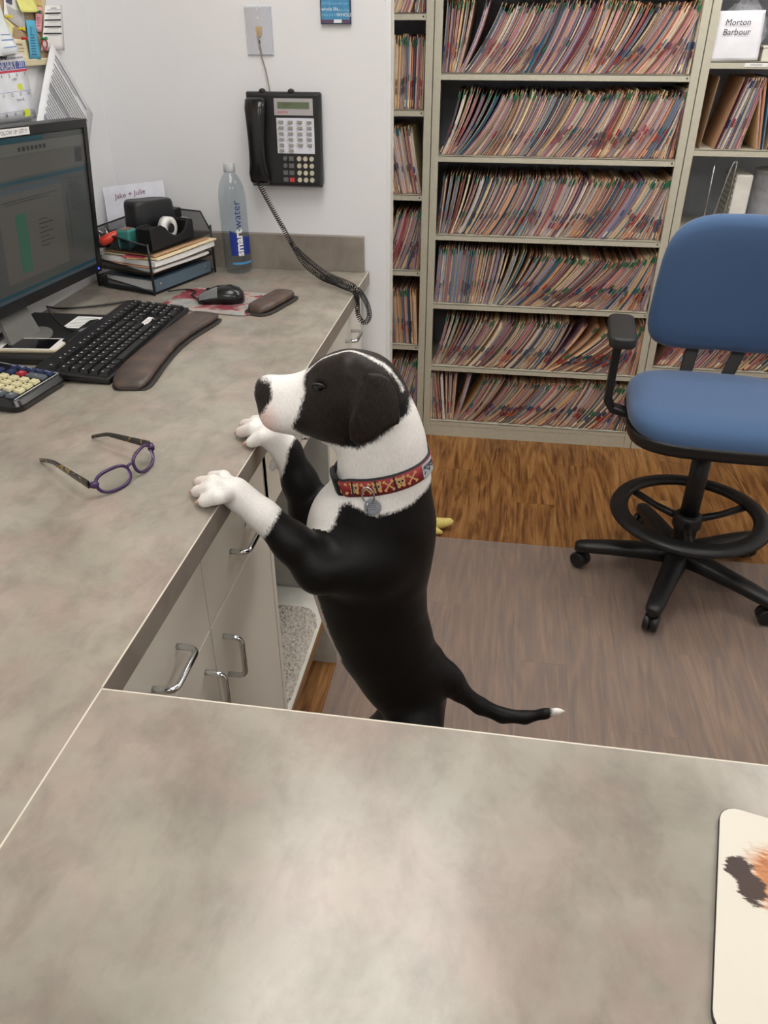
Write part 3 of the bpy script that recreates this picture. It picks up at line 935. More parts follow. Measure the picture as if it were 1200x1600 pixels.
# head
SK = D(562, 608)                                                             # skull centre
blob('head', SK, (.062, .056, .055), .02)
blob('head', D(533, 615), (.056, .049, .056), .02)
blob('head', D(525, 650), (.052, .044, .040), .025)                           # cheeks and jaw
limb('head', D(500, 625), .044, D(455, 630), .037, .02, .86)                   # muzzle
limb('head', D(463, 625), .034, D(432, 622), .030, .015, .9)
for s in (-1, 1):
    limb('head', D(470, 645, s*.016), .027, D(431, 648, s*.014), .0235, .012)   # flews
    limb('head', D(515, 585, s*.022), .020, D(545, 580, s*.022), .026, .015)    # brow
    blob('head', D(510, 605, s*.034), (.017, .010, .012), .012)
limb('head', D(470, 660), .020, D(436, 655), .016, .014)                       # chin
limb('head', D(428, 612), .0205, D(418, 607), .0185, .012)                     # bridge towards the nose
for s in (-1, 1): blob('head', D(499, 604, s*.047), (.0085, .0065, .0055), .006, sub=True)   # eye sockets
# ears: flat flaps with a bowed outline, hanging beside the cheek
ear_px = [(570, 588), (563, 613), (551, 640), (545, 661), (546, 686), (556, 695), (568, 696), (588, 684), (611, 666), (626, 659), (625, 644), (621, 623), (615, 609), (606, 596), (590, 588)]
EAR = np.array([[p[0], p[2]] for p in (D(x, y, -.062) for x, y in ear_px)])
def poly_d(U, V, poly):
    d = np.full(U.shape, 1e9); sgn = np.ones(U.shape)
    n = len(poly); j = n-1
    for i in range(n):
        vi, vj = poly[i], poly[j]
        ex, ey = vj[0]-vi[0], vj[1]-vi[1]; wx, wy = U-vi[0], V-vi[1]
        t = np.clip((wx*ex+wy*ey)/(ex*ex+ey*ey), 0, 1)
        d = np.minimum(d, (wx-ex*t)**2+(wy-ey*t)**2)
        c1, c2, c3 = V >= vi[1], V < vj[1], ex*wy > ey*wx
        sgn = np.where((c1 & c2 & c3) | (~c1 & ~c2 & ~c3), -sgn, sgn)
        j = i
    return sgn*np.sqrt(d)
def ear_d(P, s):
    X, Y, Z = P
    d2 = poly_d(X+(.006 if s > 0 else 0), Z+(.034 if s > 0 else 0), EAR)
    zt = EAR[:, 1].max(); xt = EAR[:, 0].mean()
    drop = np.clip((zt-Z)/.1, 0, 1.2)
    off = .049+.015*np.sin(drop*1.9)+.008*np.clip((X-xt)/.04, -.3, 1)*drop
    dy = np.abs((Y-YC)*s-off)-.0048
    a = np.maximum(d2+.003, 0); b = np.maximum(dy+.003, 0)
    return np.minimum(np.maximum(d2+.003, dy+.003), 0)+np.sqrt(a*a+b*b)-.003
e0, e1 = EAR.min(0), EAR.max(0)
for s in (-1, 1):
    ya, yb = (YC-.085, YC-.035) if s < 0 else (YC+.035, YC+.085)
    apply(lambda P, s=s: ear_d(P, s), (e0[0]-.01, ya, e0[1]-.01), (e1[0]+.01, yb, e1[1]+.01), .004, 'head')

def surface_nets(F):
    ins = F < 0
    nx, ny, nz = F.shape
    cell = np.zeros((nx-1, ny-1, nz-1), dtype=np.uint8)
    for a in (0, 1):
        for b in (0, 1):
            for c in (0, 1): cell += ins[a:nx-1+a, b:ny-1+b, c:nz-1+c]
    act = np.argwhere((cell > 0) & (cell < 8))
    idx = -np.ones(cell.shape, dtype=np.int64); idx[tuple(act.T)] = np.arange(len(act))
    acc = np.zeros((len(act), 3)); cnt = np.zeros(len(act))
    cor = [(a, b, c) for a in (0, 1) for b in (0, 1) for c in (0, 1)]
    val = {c: F[act[:, 0]+c[0], act[:, 1]+c[1], act[:, 2]+c[2]] for c in cor}
    for c in cor:
        for ax in range(3):
            if c[ax]: continue
            e = list(c); e[ax] = 1; e = tuple(e)
            v0, v1 = val[c], val[e]; m = (v0 < 0) != (v1 < 0)
            t = np.where(m, v0/np.where(m, v0-v1, 1), 0)
            for k in range(3): acc[:, k] += np.where(m, c[k]+(t if k == ax else 0), 0)
            cnt += m
    V = act+acc/cnt[:, None]
    quads = []
    for ax in range(3):
        sl0 = [slice(None)]*3; sl1 = [slice(None)]*3; sl0[ax] = slice(0, -1); sl1[ax] = slice(1, None)
        a, b = ins[tuple(sl0)], ins[tuple(sl1)]
        for flip, msk in ((False, a & ~b), (True, ~a & b)):
            e = np.argwhere(msk)
            u, w = (ax+1) % 3, (ax+2) % 3
            ok = (e[:, u] > 0) & (e[:, w] > 0) & (e[:, u] < F.shape[u]-1) & (e[:, w] < F.shape[w]-1)
            e = e[ok]
            o = []
            for du, dw in ((1, 1), (0, 1), (0, 0), (1, 0)):
                q = e.copy(); q[:, u] -= du; q[:, w] -= dw; o.append(idx[tuple(q.T)])
            q = np.stack(o if not flip else o[::-1], 1)
            quads.append(q)
    return V, np.concatenate(quads)
V, Q = surface_nets(FIELD)
V = LO+V*H_
Q = Q[(Q >= 0).all(1)]
# light smoothing
for _ in range(2):
    acc = np.zeros_like(V); cnt = np.zeros(len(V))
    for a, b in ((0, 1), (1, 2), (2, 3), (3, 0)):
        np.add.at(acc, Q[:, a], V[Q[:, b]]); np.add.at(cnt, Q[:, a], 1)
        np.add.at(acc, Q[:, b], V[Q[:, a]]); np.add.at(cnt, Q[:, b], 1)
    V = V*.5+.5*acc/np.maximum(cnt, 1)[:, None]

# coat pattern: signed distance to the edge of the white areas, and how pink the skin shows
def near_limb():
    P = (V[:, 0], V[:, 1], V[:, 2])
    names = list(GROUPS); ds = np.stack([np.min(np.stack([fn(P) for fn in GROUPS[g]]), 0) for g in names])
    return np.array(names)[ds.argmin(0)]
LIMB = near_limb()
def pl(pts, dy=-.06): return np.array([[p[0], p[2]] for p in (D(x, y, dy) for x, y in pts)])
U, W = V[:, 0], V[:, 2]
head_black = pl([(466, 575), (463, 596), (469, 627), (460, 657), (450, 678), (470, 700), (520, 706), (560, 705), (590, 690), (614, 671), (634, 664), (634, 640), (624, 620), (620, 600), (612, 575), (600, 535), (540, 525), (480, 545)])
body_black = pl([(720, 745), (684, 768), (662, 786), (640, 795), (615, 800), (590, 803), (565, 796), (545, 788), (531, 796), (523, 815), (512, 830), (499, 838), (470, 880), (470, 1250), (900, 1250), (900, 700)])
white = np.full(len(V), .05)
hd = poly_d(U, W, head_black); bd = poly_d(U, W, body_black)
ishead = (LIMB == 'head') | (LIMB == 'neck')
white[ishead] = np.minimum(hd, .05)[ishead]
# narrow blaze along the middle of the head
mid = np.abs(V[:, 1]-(YC-.012))-.0030
top = (LIMB == 'head') & (W > D(520, 600)[2]) 
white[top] = np.maximum(white[top], np.clip(-mid[top], -.05, .003))
tor = (LIMB == 'torso') | (LIMB == 'neck')
white[LIMB == 'torso'] = bd[LIMB == 'torso']
nk = LIMB == 'neck'; white[nk] = np.minimum(white[nk], bd[nk])
aN = pl([(440, 797), (412, 838)], -.088); aF = pl([(458, 692), (445, 735)], .085)
def half(line, U, W):
    a, b = line; n = np.array([-(b-a)[1], (b-a)[0]]); n /= np.linalg.norm(n)
    return (U-a[0])*n[0]+(W-a[1])*n[1]
for g, ln, s in (('foreN', aN, 1), ('foreF', aF, 1)):
    h_ = half(ln, U, W); c0 = (U-ln[0][0]); sg = np.sign(np.corrcoef(h_, c0)[0, 1]); h_ = -h_*sg
    m = LIMB == g; white[m] = h_[m]
# the inner side of the far fore leg stays white a little further up
m = LIMB == 'hind'; white[m] = -.05
m = LIMB == 'tail'; white[m] = (U-D(862, 1114)[0])[m]
# pale belly line
bl = (LIMB == 'torso') & (W < D(500, 840)[2])
bf = np.interp(W, [D(600, 1120)[2], D(560, 1060)[2], D(520, 980)[2], D(490, 900)[2], D(484, 850)[2]], [D(600, 1120)[0], D(560, 1060)[0], D(516, 980)[0], D(490, 900)[0], D(484, 850)[0]])
belly = (.016-np.maximum(U-bf, 0)-np.maximum(np.abs(V[:, 1]-YC)-.055, 0)*.5)-np.clip((D(530, 1000)[2]-W)/.08, 0, 1)*.05
white[bl] = np.maximum(white[bl], belly[bl])
pink = np.zeros(len(V))
pink[bl] = np.clip(belly[bl]/.010, 0, 1)*.8
mz = (LIMB == 'head')
pink[mz] = np.clip((D(452, 640)[0]-U[mz])/.02, 0, 1)*np.clip((D(440, 620)[2]-W[mz])/.02+.3, 0, 1)*.8
for g in ('foreN', 'foreF'):
    m = LIMB == g; pink[m] = np.clip((-.385-U[m])/.03, 0, 1)*.35
# dark nose leather and lip line
noseblack = .0005-(poly_d(U, W, pl([(398, 592), (424, 596), (430, 610), (426, 622), (417, 634), (411, 641), (396, 645)], -.01)))
white[mz] = np.where(noseblack[mz] > -.004, np.minimum(white[mz], -noseblack[mz]), white[mz])

def coat_mat():
    t = NT('dog_coat')
    at = t.n('ShaderNodeAttribute', attribute_name='white'); pk = t.n('ShaderNodeAttribute', attribute_name='pink')
    v = t.coord((1, 1, .35)); hair = t.noise(v, 420, 3, .65); big = t.noise(t.coord(), 55, 3, .6)
    e = t.math('ADD', at.outputs['Fac'], t.math('ADD', t.math('MULTIPLY', t.math('SUBTRACT', hair, .5), .012), t.math('MULTIPLY', t.math('SUBTRACT', big, .5), .007)))
    fac = t.math('MULTIPLY_ADD', e, 170.0); fac.node.inputs[2].default_value = 0.5; fac.node.use_clamp = True
    spk = t.noise(t.coord(), 120, 2, .5)
    wh = t.ramp(hair, [(.3, lin((224, 221, 216))), (.7, lin((238, 236, 232)))])
    wh = t.mix(pk.outputs['Fac'], wh, lin((216, 184, 176)))
    bk = t.ramp(hair, [(.35, lin((11, 10, 10))), (.75, lin((20, 18, 17)))])
    br = t.n('ShaderNodeAttribute', attribute_name='brown')
    bk = t.mix(br.outputs['Fac'], bk, t.ramp(hair, [(.35, lin((22, 18, 16))), (.75, lin((46, 38, 33)))]))
    fr_n = t.noise(t.coord(), 330, 1, .4)
    wh = t.mix(t.math('MULTIPLY', t.math('MULTIPLY', t.ramp(fr_n, [(.62, (0, 0, 0, 1)), (.68, (1, 1, 1, 1))]), pk.outputs['Fac']), .55), wh, lin((120, 100, 98)))
    t.l(t.mix(fac, bk, wh), t.b.inputs['Base Color'])
    t.l(t.math('ADD', t.math('MULTIPLY', fac, .25), .46), t.b.inputs['Roughness'])
    t.b.inputs['Specular IOR Level'].default_value = .20
    t.b.inputs['Sheen Weight'].default_value = .03
    t.b.inputs['Sheen Roughness'].default_value = .4
    t.bump(hair, .14, .0010)
    return t.m
dog = thing('dog', 'black and white dog standing upright with both front paws on the left counter', 'dog', (0, 0, 0))
bm_ = bpy.data.meshes.new('body')
bm_.vertices.add(len(V)); bm_.vertices.foreach_set('co', V.astype(np.float32).ravel())
bm_.loops.add(len(Q)*4); bm_.loops.foreach_set('vertex_index', Q.astype(np.int32).ravel())
bm_.polygons.add(len(Q)); bm_.polygons.foreach_set('loop_start', np.arange(0, len(Q)*4, 4, dtype=np.int32)); bm_.polygons.foreach_set('loop_total', np.full(len(Q), 4, dtype=np.int32))
bm_.update(calc_edges=True)
bm_.polygons.foreach_set('use_smooth', np.ones(len(Q), dtype=bool))
brown = np.where(LIMB == 'head', 1.0, 0.0)
for nm, ar in (('white', white), ('pink', pink), ('brown', brown)):
    a_ = bm_.attributes.new(nm, 'FLOAT', 'POINT'); a_.data.foreach_set('value', ar.astype(np.float32))
bm_.materials.append(coat_mat())
bm_.update()
body = link('body', bm_, dog)
TREE = BVHTree.FromPolygons([tuple(p) for p in V], [tuple(q) for q in Q])
def hit(px, py):
    d = Vector(ray(px, py)).normalized()
    h = TREE.ray_cast(Vector((0, 0, 1.6)), d)
    return (h[0], h[1]) if h[0] is not None else (None, None)

# eyes, nose, claws
M_EYE = mat('dog_eye', (14, 10, 9), .12, var=0)
M_NOSE = mat('dog_nose', (26, 25, 27), .38, var=.25, vscale=600, bump=.5)
M_CLAW = mat('dog_claw', (206, 168, 146), .45)
for s in (-1, 1):
    c = D(499, 604, s*.0425)
    MB().ball((c[0], c[1], c[2]), (.0075, .0062, .0060)).build('eye', M_EYE, dog)
    lid = [(c[0]+.0095*math.cos(a), c[1]+s*(.0048+.001*math.sin(a)), c[2]-.001*math.cos(a)+.0048*math.sin(a)+.0008) for a in np.linspace(0, math.pi, 9)]
    MB().tube(lid, [.0008]+[.0022]*7+[.0008], 8).build('eyelid', mat('dog_lid', (24, 20, 18), .5), dog)
nc = D(417, 608)
nm_ = MB().ball(nc, (.0125, .0185, .0155), 22, 14)
nm_.v = [(x - .002*max(0, (z-nc[2])/.015), y, z) for x, y, z in nm_.v]
no = nm_.build('nose', M_NOSE, dog)
for s in (-1, 1): MB().ball((nc[0]-.0080, nc[1]+s*.0095, nc[2]-.003), (.0040, .0040, .0034), 10, 6).build('nostril', M_EYE, no)
for toes in (near_toes, far_toes):
    for k_, t_, r in toes[:3]:
        d = (np.array(t_)-np.array(k_)); d[2] = 0; d /= np.linalg.norm(d)
        p0 = np.array(t_)+d*.005+np.array([0, 0, -.001]); 
        MB().tube([p0, p0+d*.006+np.array([0, 0, -.002]), p0+d*.012+np.array([0, 0, -.0065])], [.0042, .0034, .0012], 8).build('claw', M_CLAW, dog)

# collar: band with print, buckle, ring and tag
def ring_pts(z_shift=0.0):
    """points round the neck where the tilted collar plane cuts the body"""
    c = D(600, 729); c = Vector((c[0], YC, c[2]))
    a = D(531, 729); b = D(668, 710)
    ux = Vector((b[0]-a[0], 0, b[2]-a[2])).normalized(); n_ = Vector((-ux.z, 0, ux.x)); uy = Vector((0, 1, 0))
    out = []
    for k in range(64):
        an = 2*math.pi*k/64
        d = ux*math.cos(an)+uy*math.sin(an)
        o = c+n_*z_shift
        h = TREE.ray_cast(o+d*.2, -d, .2)
        out.append((h[0]-o).length if h[0] is not None else .06)
    return c, ux, uy, n_, out
c0, ux, uy, cn, rad = ring_pts()
_, _, _, _, r1 = ring_pts(.011); _, _, _, _, r2 = ring_pts(-.011)
def gauss(r): return [(r[i-2]+2*r[i-1]+3*r[i]+2*r[(i+1) % 64]+r[(i+2) % 64])/9 for i in range(64)]
RR = [[min(.0715, max(.04, q)) for q in gauss(gauss(r))] for r in (r2, rad, r1)]
def cpt(an, h, lift=0.0):
    k = an/(2*math.pi)*64; i = int(math.floor(k)) % 64; f = k-math.floor(k)
    q = [r[i]*(1-f)+r[(i+1) % 64]*f for r in RR]
    t = max(-1, min(1, h/.011))
    e = q[1]+(q[2]-q[1])*max(t, 0)*.6+(q[0]-q[1])*max(-t, 0)*.6
    return c0+cn*h+(ux*math.cos(an)+uy*math.sin(an))*(max(e, q[1]-.004)+.0018+lift)
M_RED = mat('collar_red', (140, 34, 40), .6, var=.15, vscale=300)
M_WEB = mat('collar_webbing', (26, 28, 36), .7)
col = MB()
rings = []
for k in range(64):
    an = 2*math.pi*k/64
    rings.append([cpt(an, -.0138, 0), cpt(an, .0138, 0), cpt(an, .0138, .0022), cpt(an, -.0138, .0022)])
rings.append(rings[0])
col.loft(rings, 0, True, False)
collar = col.build('collar', M_WEB, dog)
rb_ = MB(); A0, A1 = math.pi+.62, 2*math.pi+.55
a_, b_, c_, d_ = [], [], [], []
for k in range(41):
    an = A0+(A1-A0)*k/40
    a_.append(cpt(an, -.0126, .0022)); b_.append(cpt(an, .0108, .0022)); c_.append(cpt(an, .0108, .0032)); d_.append(cpt(an, -.0126, .0032))
rb_.loft([[a_[k], b_[k], c_[k], d_[k]] for k in range(41)], 0, True)
rb_.build('printed_ribbon', M_RED, collar)
M_BONE = mat('collar_print', (196, 158, 104), .65)
def deco(an, items, name, m_, lift=.0034):
    """flat shapes of the ribbon print: 2D quads laid along the band"""
    mb_ = MB()
    for poly in items:
        r_ = [cpt(an+u*1.25/.066, v*1.25, lift) for u, v in poly]; q_ = [cpt(an+u*1.25/.066, v*1.25, lift+.0005) for u, v in poly]
        mb_.loft([r_, q_], 0, False)
    return mb_.build(name, m_, collar)
def bar(x0, y0, x1, y1, w):
    dx, dy = x1-x0, y1-y0; l = math.hypot(dx, dy); nx, ny = -dy/l*w, dx/l*w
    return [(x0-nx, y0-ny), (x1-nx, y1-ny), (x1+nx, y1+ny), (x0+nx, y0+ny)]
def disc(x, y, r, n=8): return [(x+r*math.cos(2*math.pi*k/n), y+r*math.sin(2*math.pi*k/n)) for k in range(n)]
AN = [math.pi+.76+.27*k for k in range(11)]
PATCH = (2*math.pi-.48, 2*math.pi-.05)
for k, an in enumerate(AN):
    if PATCH[0]-.12 < an < PATCH[1]+.12: continue
    if k % 2 == 0:
        its = [bar(-.0048, -.0052, .0048, .0048, .0009), bar(-.0048, .0048, .0048, -.0052, .0009)]
        for sx in (-1, 1):
            for sy in (-1, 1): its += [disc(sx*.0055, sy*.0050-.0004, .0014, 6), disc(sx*.0044, sy*.0060-.0004, .0013, 6)]
        deco(an, its, 'crossed_bones', M_BONE)
    else:
        deco(an, [disc(0, .0006, .0056, 10), [(-.0066, .0058), (-.0046, .0028), (-.0022, .0052), (-.004, .0075)], [(.0066, .0058), (.004, .0075), (.0022, .0052), (.0046, .0028)], disc(-.003, -.0048, .0022, 6), disc(.003, -.0048, .0022, 6)], 'skull_print', M_BONE)
        deco(an, [disc(-.002, .0012, .0015, 6), disc(.002, .0012, .0015, 6), disc(0, -.0018, .0009, 5)], 'skull_eyes', M_INK, .0040)
pa_ = [[cpt(PATCH[0]+(PATCH[1]-PATCH[0])*k/8, v, l) for v, l in ((-.0116, .0034), (.0098, .0034), (.0098, .0040), (-.0116, .0040))] for k in range(9)]
po = MB().loft(pa_, 0, False).build('name_patch', mat('patch_grey', (176, 182, 190), .6), collar)
for k in range(8):
    an = PATCH[0]+.05+.047*k
    deco(an, [bar(-.0008, -.005+.002*((k*3) % 4), .0012, -.002+.002*((k*5) % 3), .0006), bar(-.001, .001+.001*(k % 3), .001, .0052-.001*(k % 2), .0006)], 'patch_mark', M_INK, .0041)
for an in (math.pi+.98, math.pi+1.55, math.pi+1.98):
    q = [[cpt(an+d_, v, l) for v, l in ((-.0128, .0033), (.0110, .0033), (.0110, .0041), (-.0128, .0041))] for d_ in (-.018, .018)]
    MB().loft(q, 0, False).build('stitch_band', M_WEB, collar)
bk_ = []
for k in range(9):
    an = math.pi+.05+.62*k/8; e = .0075 if 0 < k < 8 else .004
    bk_.append([cpt(an, -.0170, .0005), cpt(an, .0170, .0005), cpt(an, .0150, e), cpt(an, -.0150, e)])
MB().loft(bk_, 0, False).build('buckle', M_BLACK, collar, bevel=.0015)
# D-ring and round tag hanging on the near side
an = math.pi+1.36
p_ = cpt(an, -.002, .006); out_ = (cpt(an, 0, .02)-cpt(an, 0, 0)).normalized(); sd_ = Vector((-out_.y, out_.x, 0)).normalized()
rp = [p_+cn*0+Vector((0, 0, -.008))+sd_*(.0095*math.cos(a))+Vector((0, 0, .0145*math.sin(a)))+out_*.002*math.sin(a) for a in np.linspace(0, 2*math.pi, 25)[:-1]]
MB().tube(rp, .0014, 8, closed=True).build('ring', M_CHROME, collar)
lk = p_+Vector((0, 0, -.027))+out_*.001
lp = [lk+out_*(.003*math.cos(a))+Vector((0, 0, .007*math.sin(a))) for a in np.linspace(0, 2*math.pi, 17)[:-1]]
MB().tube(lp, .0010, 6, closed=True).build('link', M_CHROME, collar)
# the tag rests on the chest: find the surface under it
tgx = hit(583, 791)
tc_ = lk+Vector((0, 0, -.021))
if tgx[0] is not None: tc_ = tgx[0]+tgx[1]*.003; tn = tgx[1]
else: tn = out_
tm_ = frame(tc_, tn.orthogonal(), tn.cross(tn.orthogonal()))
MB().lathe([(.0118, -.0008), (.0126, -.0003), (.0126, .0005), (.0118, .0010)], 28, M=tm_).build('tag', mat('tag_steel', (168, 174, 184), .35, .75, var=.05), collar)
gm_ = MB()
for k in range(4): gm_.box((-.006+.001*k, .005-.0032*k, .0010), (.006-.0012*(k % 2), .0062-.0032*k, .00115), 0, frame(tc_, Vector((1, 0, 0))-tn*tn.x, Vector((0, 0, 1))-tn*tn.z))
gm_.build('engraving', mat('engraved', (112, 116, 126), .5), collar)['kind'] = 'stuff'
# ------------------------------------------------------------------ monitor
M_BEZEL = mat('monitor_bezel', (20, 20, 22), .38, var=0)
mon = thing('monitor', 'black widescreen computer monitor on the left counter with a paper label on its bezel', 'monitor', (-0.985, 1.585, TOP), (0, 0, 0))
# local frame of the panel: x along the wall (y of the room), y up, z out of the screen
PANEL = Matrix.Translation((0, 0, 0.245)) @ Euler((R(-2.3), R(4.0), 0)).to_matrix().to_4x4() @ frame((0, 0, 0), (0, 1, 0), (0, 0, 1))
MW, MH = 0.268, 0.170
SW, SH = 0.252, 0.150
def pbox(x0, y0, x1, y1, z0, z1, mb=None): return (mb or MB()).box((x0, y0, z0), (x1, y1, z1), 0, PANEL)
cs = MB(); pbox(-MW, -MH, MW, MH, -0.035, -0.004, cs); cs.build('housing', M_BEZEL, mon, bevel=0.004)
bz = MB()
for a in ((-MW, -MH, MW, -SH-0.001), (-MW, SH+0.003, MW, MH), (-MW, -SH-0.001, -SW, SH+0.003), (SW, -SH-0.001, MW, SH+0.003)): pbox(a[0], a[1], a[2], a[3], -0.004, 0.003, bz)
bz.build('bezel', M_BEZEL, mon)
def screen_m(name, rgb, k=1.0):
    t = NT(name)
    f = t.noise(t.coord((1, 60, 160)), 3.0, 2)
    t.b.inputs['Base Color'].default_value = lin((26, 27, 27)); t.b.inputs['Roughness'].default_value = .32
    c = lin(rgb)
    t.l(t.ramp(f, [(.3, (c[0]*.88, c[1]*.88, c[2]*.88, 1)), (.7, c)]), t.b.inputs['Emission Color'])
    t.b.inputs['Emission Strength'].default_value = k
    return t.m
KS = .30
scr = MB(); pbox(-SW, -SH, SW, SH, -0.004, -0.0015, scr); scr = scr.build('screen', screen_m('screen_grey', (92, 94, 90), KS), mon)
SC = {k: screen_m('screen_'+k, c, KS) for k, c in dict(teal=(0, 86, 100), panel=(112, 108, 100), pale=(124, 122, 112), green=(58, 122, 92), blue=(84, 100, 108), dark=(52, 54, 58), line=(70, 72, 74)).items()}
def ui(x0, y0, x1, y1, c, lift=1):
    m_ = MB(); pbox(x0, y0, x1, y1, -0.0014+lift*.0002, -0.0013+lift*.0002, m_); return m_.build('screen_element', SC[c], scr)
ui(-SW, .140, .080, .150, 'teal'); ui(-SW, .118, SW, .139, 'pale'); ui(-SW, .078, SW, .117, 'panel')
ui(-SW, .066, SW, .073, 'teal'); ui(-.12, -.118, .128, .060, 'panel'); ui(-.12, .050, .128, .060, 'blue', 2)
ui(-.065, -.105, -.025, .010, 'green', 2); ui(-SW, -.142, SW, -.136, 'teal', 2); ui(-SW, -.15, SW, -.143, 'blue', 2)
ui(.205, .085, .236, .115, 'dark', 2); ui(.150, -.09, .152, .03, 'line', 2)
for k in range(12):
    ui(.165, .052-.006*k, .225-.012*(k % 3), .0545-.006*k, 'line', 3)
for k in range(9): ui(-.105+.012*(k % 2), .036-.005*(k % 2)-.0, .11-.04*(k % 3), .038-.005*(k % 2), 'line', 3) if k < 2 else ui(.02, .006-.009*k, .055+.02*(k % 2), .0085-.009*k, 'line', 3)
for k in range(10): ui(-.24, .03-.013*k, -.14-.03*(k % 3), .033-.013*k, 'line', 3)
for k in range(7): ui(-.02+.016*k, .124, -.010+.016*k, .132, 'dark', 3)
lb = MB(); pbox(-.092, .1540, .024, .1675, .0031, .0037, lb); lb = lb.build('paper_label', M_WHITE, mon); lb['label'] = 'white typed paper label'
text('lettering', 'FOLLOW  UP  LIST !!!', .0105, M_INK, lb, PANEL @ Matrix.Translation((-.034, .1605, .0039)))
pl_ = MB(); pl_.ball((0, 0, 0), .0022, 8, 6); pl_ = pl_.build('power_light', emis('blue_led', (60, 90, 255), 3.0), mon); pl_.matrix_local = PANEL @ Matrix.Translation((.252, -.161, .0035))
sk = MB(); pbox(.235, -.1665, .262, -.1655, -.02, .0031, sk)
# stand: slanted neck and foot on a flat black unit
sm = mat('stand_grey', (104, 104, 100), .4)
MB().loft([[(-.010, -.175, .020), (-.002, -.175, .020), (-.002, -.066, .020), (-.010, -.066, .020)], [(-.052, -.155, .13), (-.044, -.155, .13), (-.044, -.066, .13), (-.052, -.066, .13)]], 0, False).build('stand_neck', sm, mon)
MB().prism([(.050*math.cos(a)-.010, .075*math.sin(a)-.118) for a in np.linspace(0, 2*math.pi, 33)[:-1]], .0165, .0215, sm=True).build('stand_foot', sm, mon)
un = thing('flat_unit', 'flat black box under the monitor stand with a printed paper on top', 'electronics', (-0.985, 1.52, TOP), (0, 0, R(2)))
MB().box((-.09, -.15, .001), (.105, .135, .016)).build('body', mat('matte_black', (26, 26, 27), .5, var=.1), un, bevel=.003)
pp_ = MB().box((.028, .035, .0161), (.088, .115, .0164)).build('paper', M_WHITE, un)
ln = MB()
for k in range(7): ln.box((.033, .042+.010*k, .0165), (.082-.008*(k % 3), .044+.010*k, .0166))
ln.build('print', M_PRINT, pp_)['kind'] = 'stuff'

# ------------------------------------------------------------------ cell phone lying on the flat unit
ph = thing('cell_phone', 'white smartphone lying face up beside the keyboard corner', 'phone', (-0.958, 1.428, TOP+.0163), (0, 0, R(-84)))
MB().prism(rrect(-.034, -.069, .034, .069, .010), .0002, .0078, sm=True).build('case', mat('phone_case', (198, 186, 160), .35), ph)
MB().prism(rrect(-.0325, -.0675, .0325, .0675, .009), .0078, .0086, sm=True).build('face', mat('phone_white', (232, 230, 226), .25, var=0), ph)
MB().box((-.029, -.047, .0086), (.029, .052, .0088)).build('screen', mat('phone_glass', (12, 12, 16), .1, var=0), ph)
MB().lathe([(.0048, .0086), (.0053, .0090), (.0048, .0091)], 20, M=Matrix.Translation((0, -.057, 0))).build('home_button', mat('phone_ring', (214, 210, 204), .3, var=0), ph)

# ------------------------------------------------------------------ keyboard
kb = thing('keyboard', 'black full size computer keyboard in front of the monitor', 'keyboard', (-0.728, 1.297, TOP), (0, 0, R(90+1.5)))
# local: x to the right along the keys, y away from the user (towards the wall)
def kz(y): return .012 + .085*max(0, y)
KT = Euler((math.atan(.085), 0, 0)).to_matrix().to_4x4()
base = MB().loft([[(0, -.002, .002), (.452, -.002, .002), (.452, -.002, .013), (0, -.002, .013)], [(0, .152, .010), (.452, .152, .010), (.452, .152, .026), (0, .152, .026)]], 0, False)
base.build('case', M_BLACK, kb, bevel=.003)
MB().prism([(.150, .150), (.300, .150), (.292, .168), (.158, .168)], .012, .028).build('hump', M_BLACK, kb, bevel=.002)
for xx in (.04, .41): MB().box((xx-.012, .130, .0005), (xx+.012, .142, .0115)).build('foot', M_BLACK, kb)
text('lettering', 'DELL', .011, mat('badge_silver', (206, 208, 210), .3, var=0), kb, Matrix.Translation((.225, .1545, .0284)))
KM = [M_BLACK, mat('key_legend', (196, 196, 196), .6, var=0)]
keyme = {}
def key(x, y, w, h=1.0):
    k = (round(w, 2), round(h, 2))
    if k not in keyme:
        kw, kh = .019*w-.0014, .019*h-.0014
        m_ = MB().frustum((-kw/2, -kh/2, 0), (kw/2, kh/2, .0088), .0026)
        if w < 3: m_.box((-kw/2+.004, kh/2-.0075, .0088), (-kw/2+.0075, kh/2-.0045, .0089), 1)
        keyme[k] = m_.mesh('key', KM)
    o = link('key', keyme[k], kb)
    o.matrix_local = Matrix.Translation((x, y, kz(y)+.0005)) @ KT
def krow(y, x, ws):
    for w in ws:
        if w > 0: key(x+.019*w/2, y, w)
        x += .019*abs(w)
X0 = .008; Y0 = .013; ROW = .0192
krow(Y0, X0, [1.25, 1.25, 1.25, 6.25, 1.25, 1.25, 1.25, 1.25])
krow(Y0+ROW, X0, [2.25]+[1]*10+[2.75])
krow(Y0+2*ROW, X0, [1.75]+[1]*11+[2.25])
krow(Y0+3*ROW, X0, [1.5]+[1]*12+[1.5])
krow(Y0+4*ROW, X0, [1]*13+[2])
krow(Y0+5*ROW+.006, X0, [1, -1, 1, 1, 1, 1, -.5, 1, 1, 1, 1, -.5, 1, 1, 1, 1])
NX = X0+.291
krow(Y0, NX, [1, 1, 1]); krow(Y0+ROW, NX+.019, [1]); krow(Y0+3*ROW, NX, [1]*3); krow(Y0+4*ROW, NX, [1]*3); krow(Y0+5*ROW+.006, NX, [1]*3)
PX = NX+.063
krow(Y0, PX, [2, 1]); krow(Y0+ROW, PX, [1]*3); krow(Y0+2*ROW, PX, [1]*3); krow(Y0+3*ROW, PX, [1]*3); krow(Y0+4*ROW, PX, [1]*4); krow(Y0+5*ROW+.006, PX, [1]*4)
key(PX+.0665, Y0+.5*ROW, 1, 2); key(PX+.0665, Y0+2.5*ROW, 1, 2)
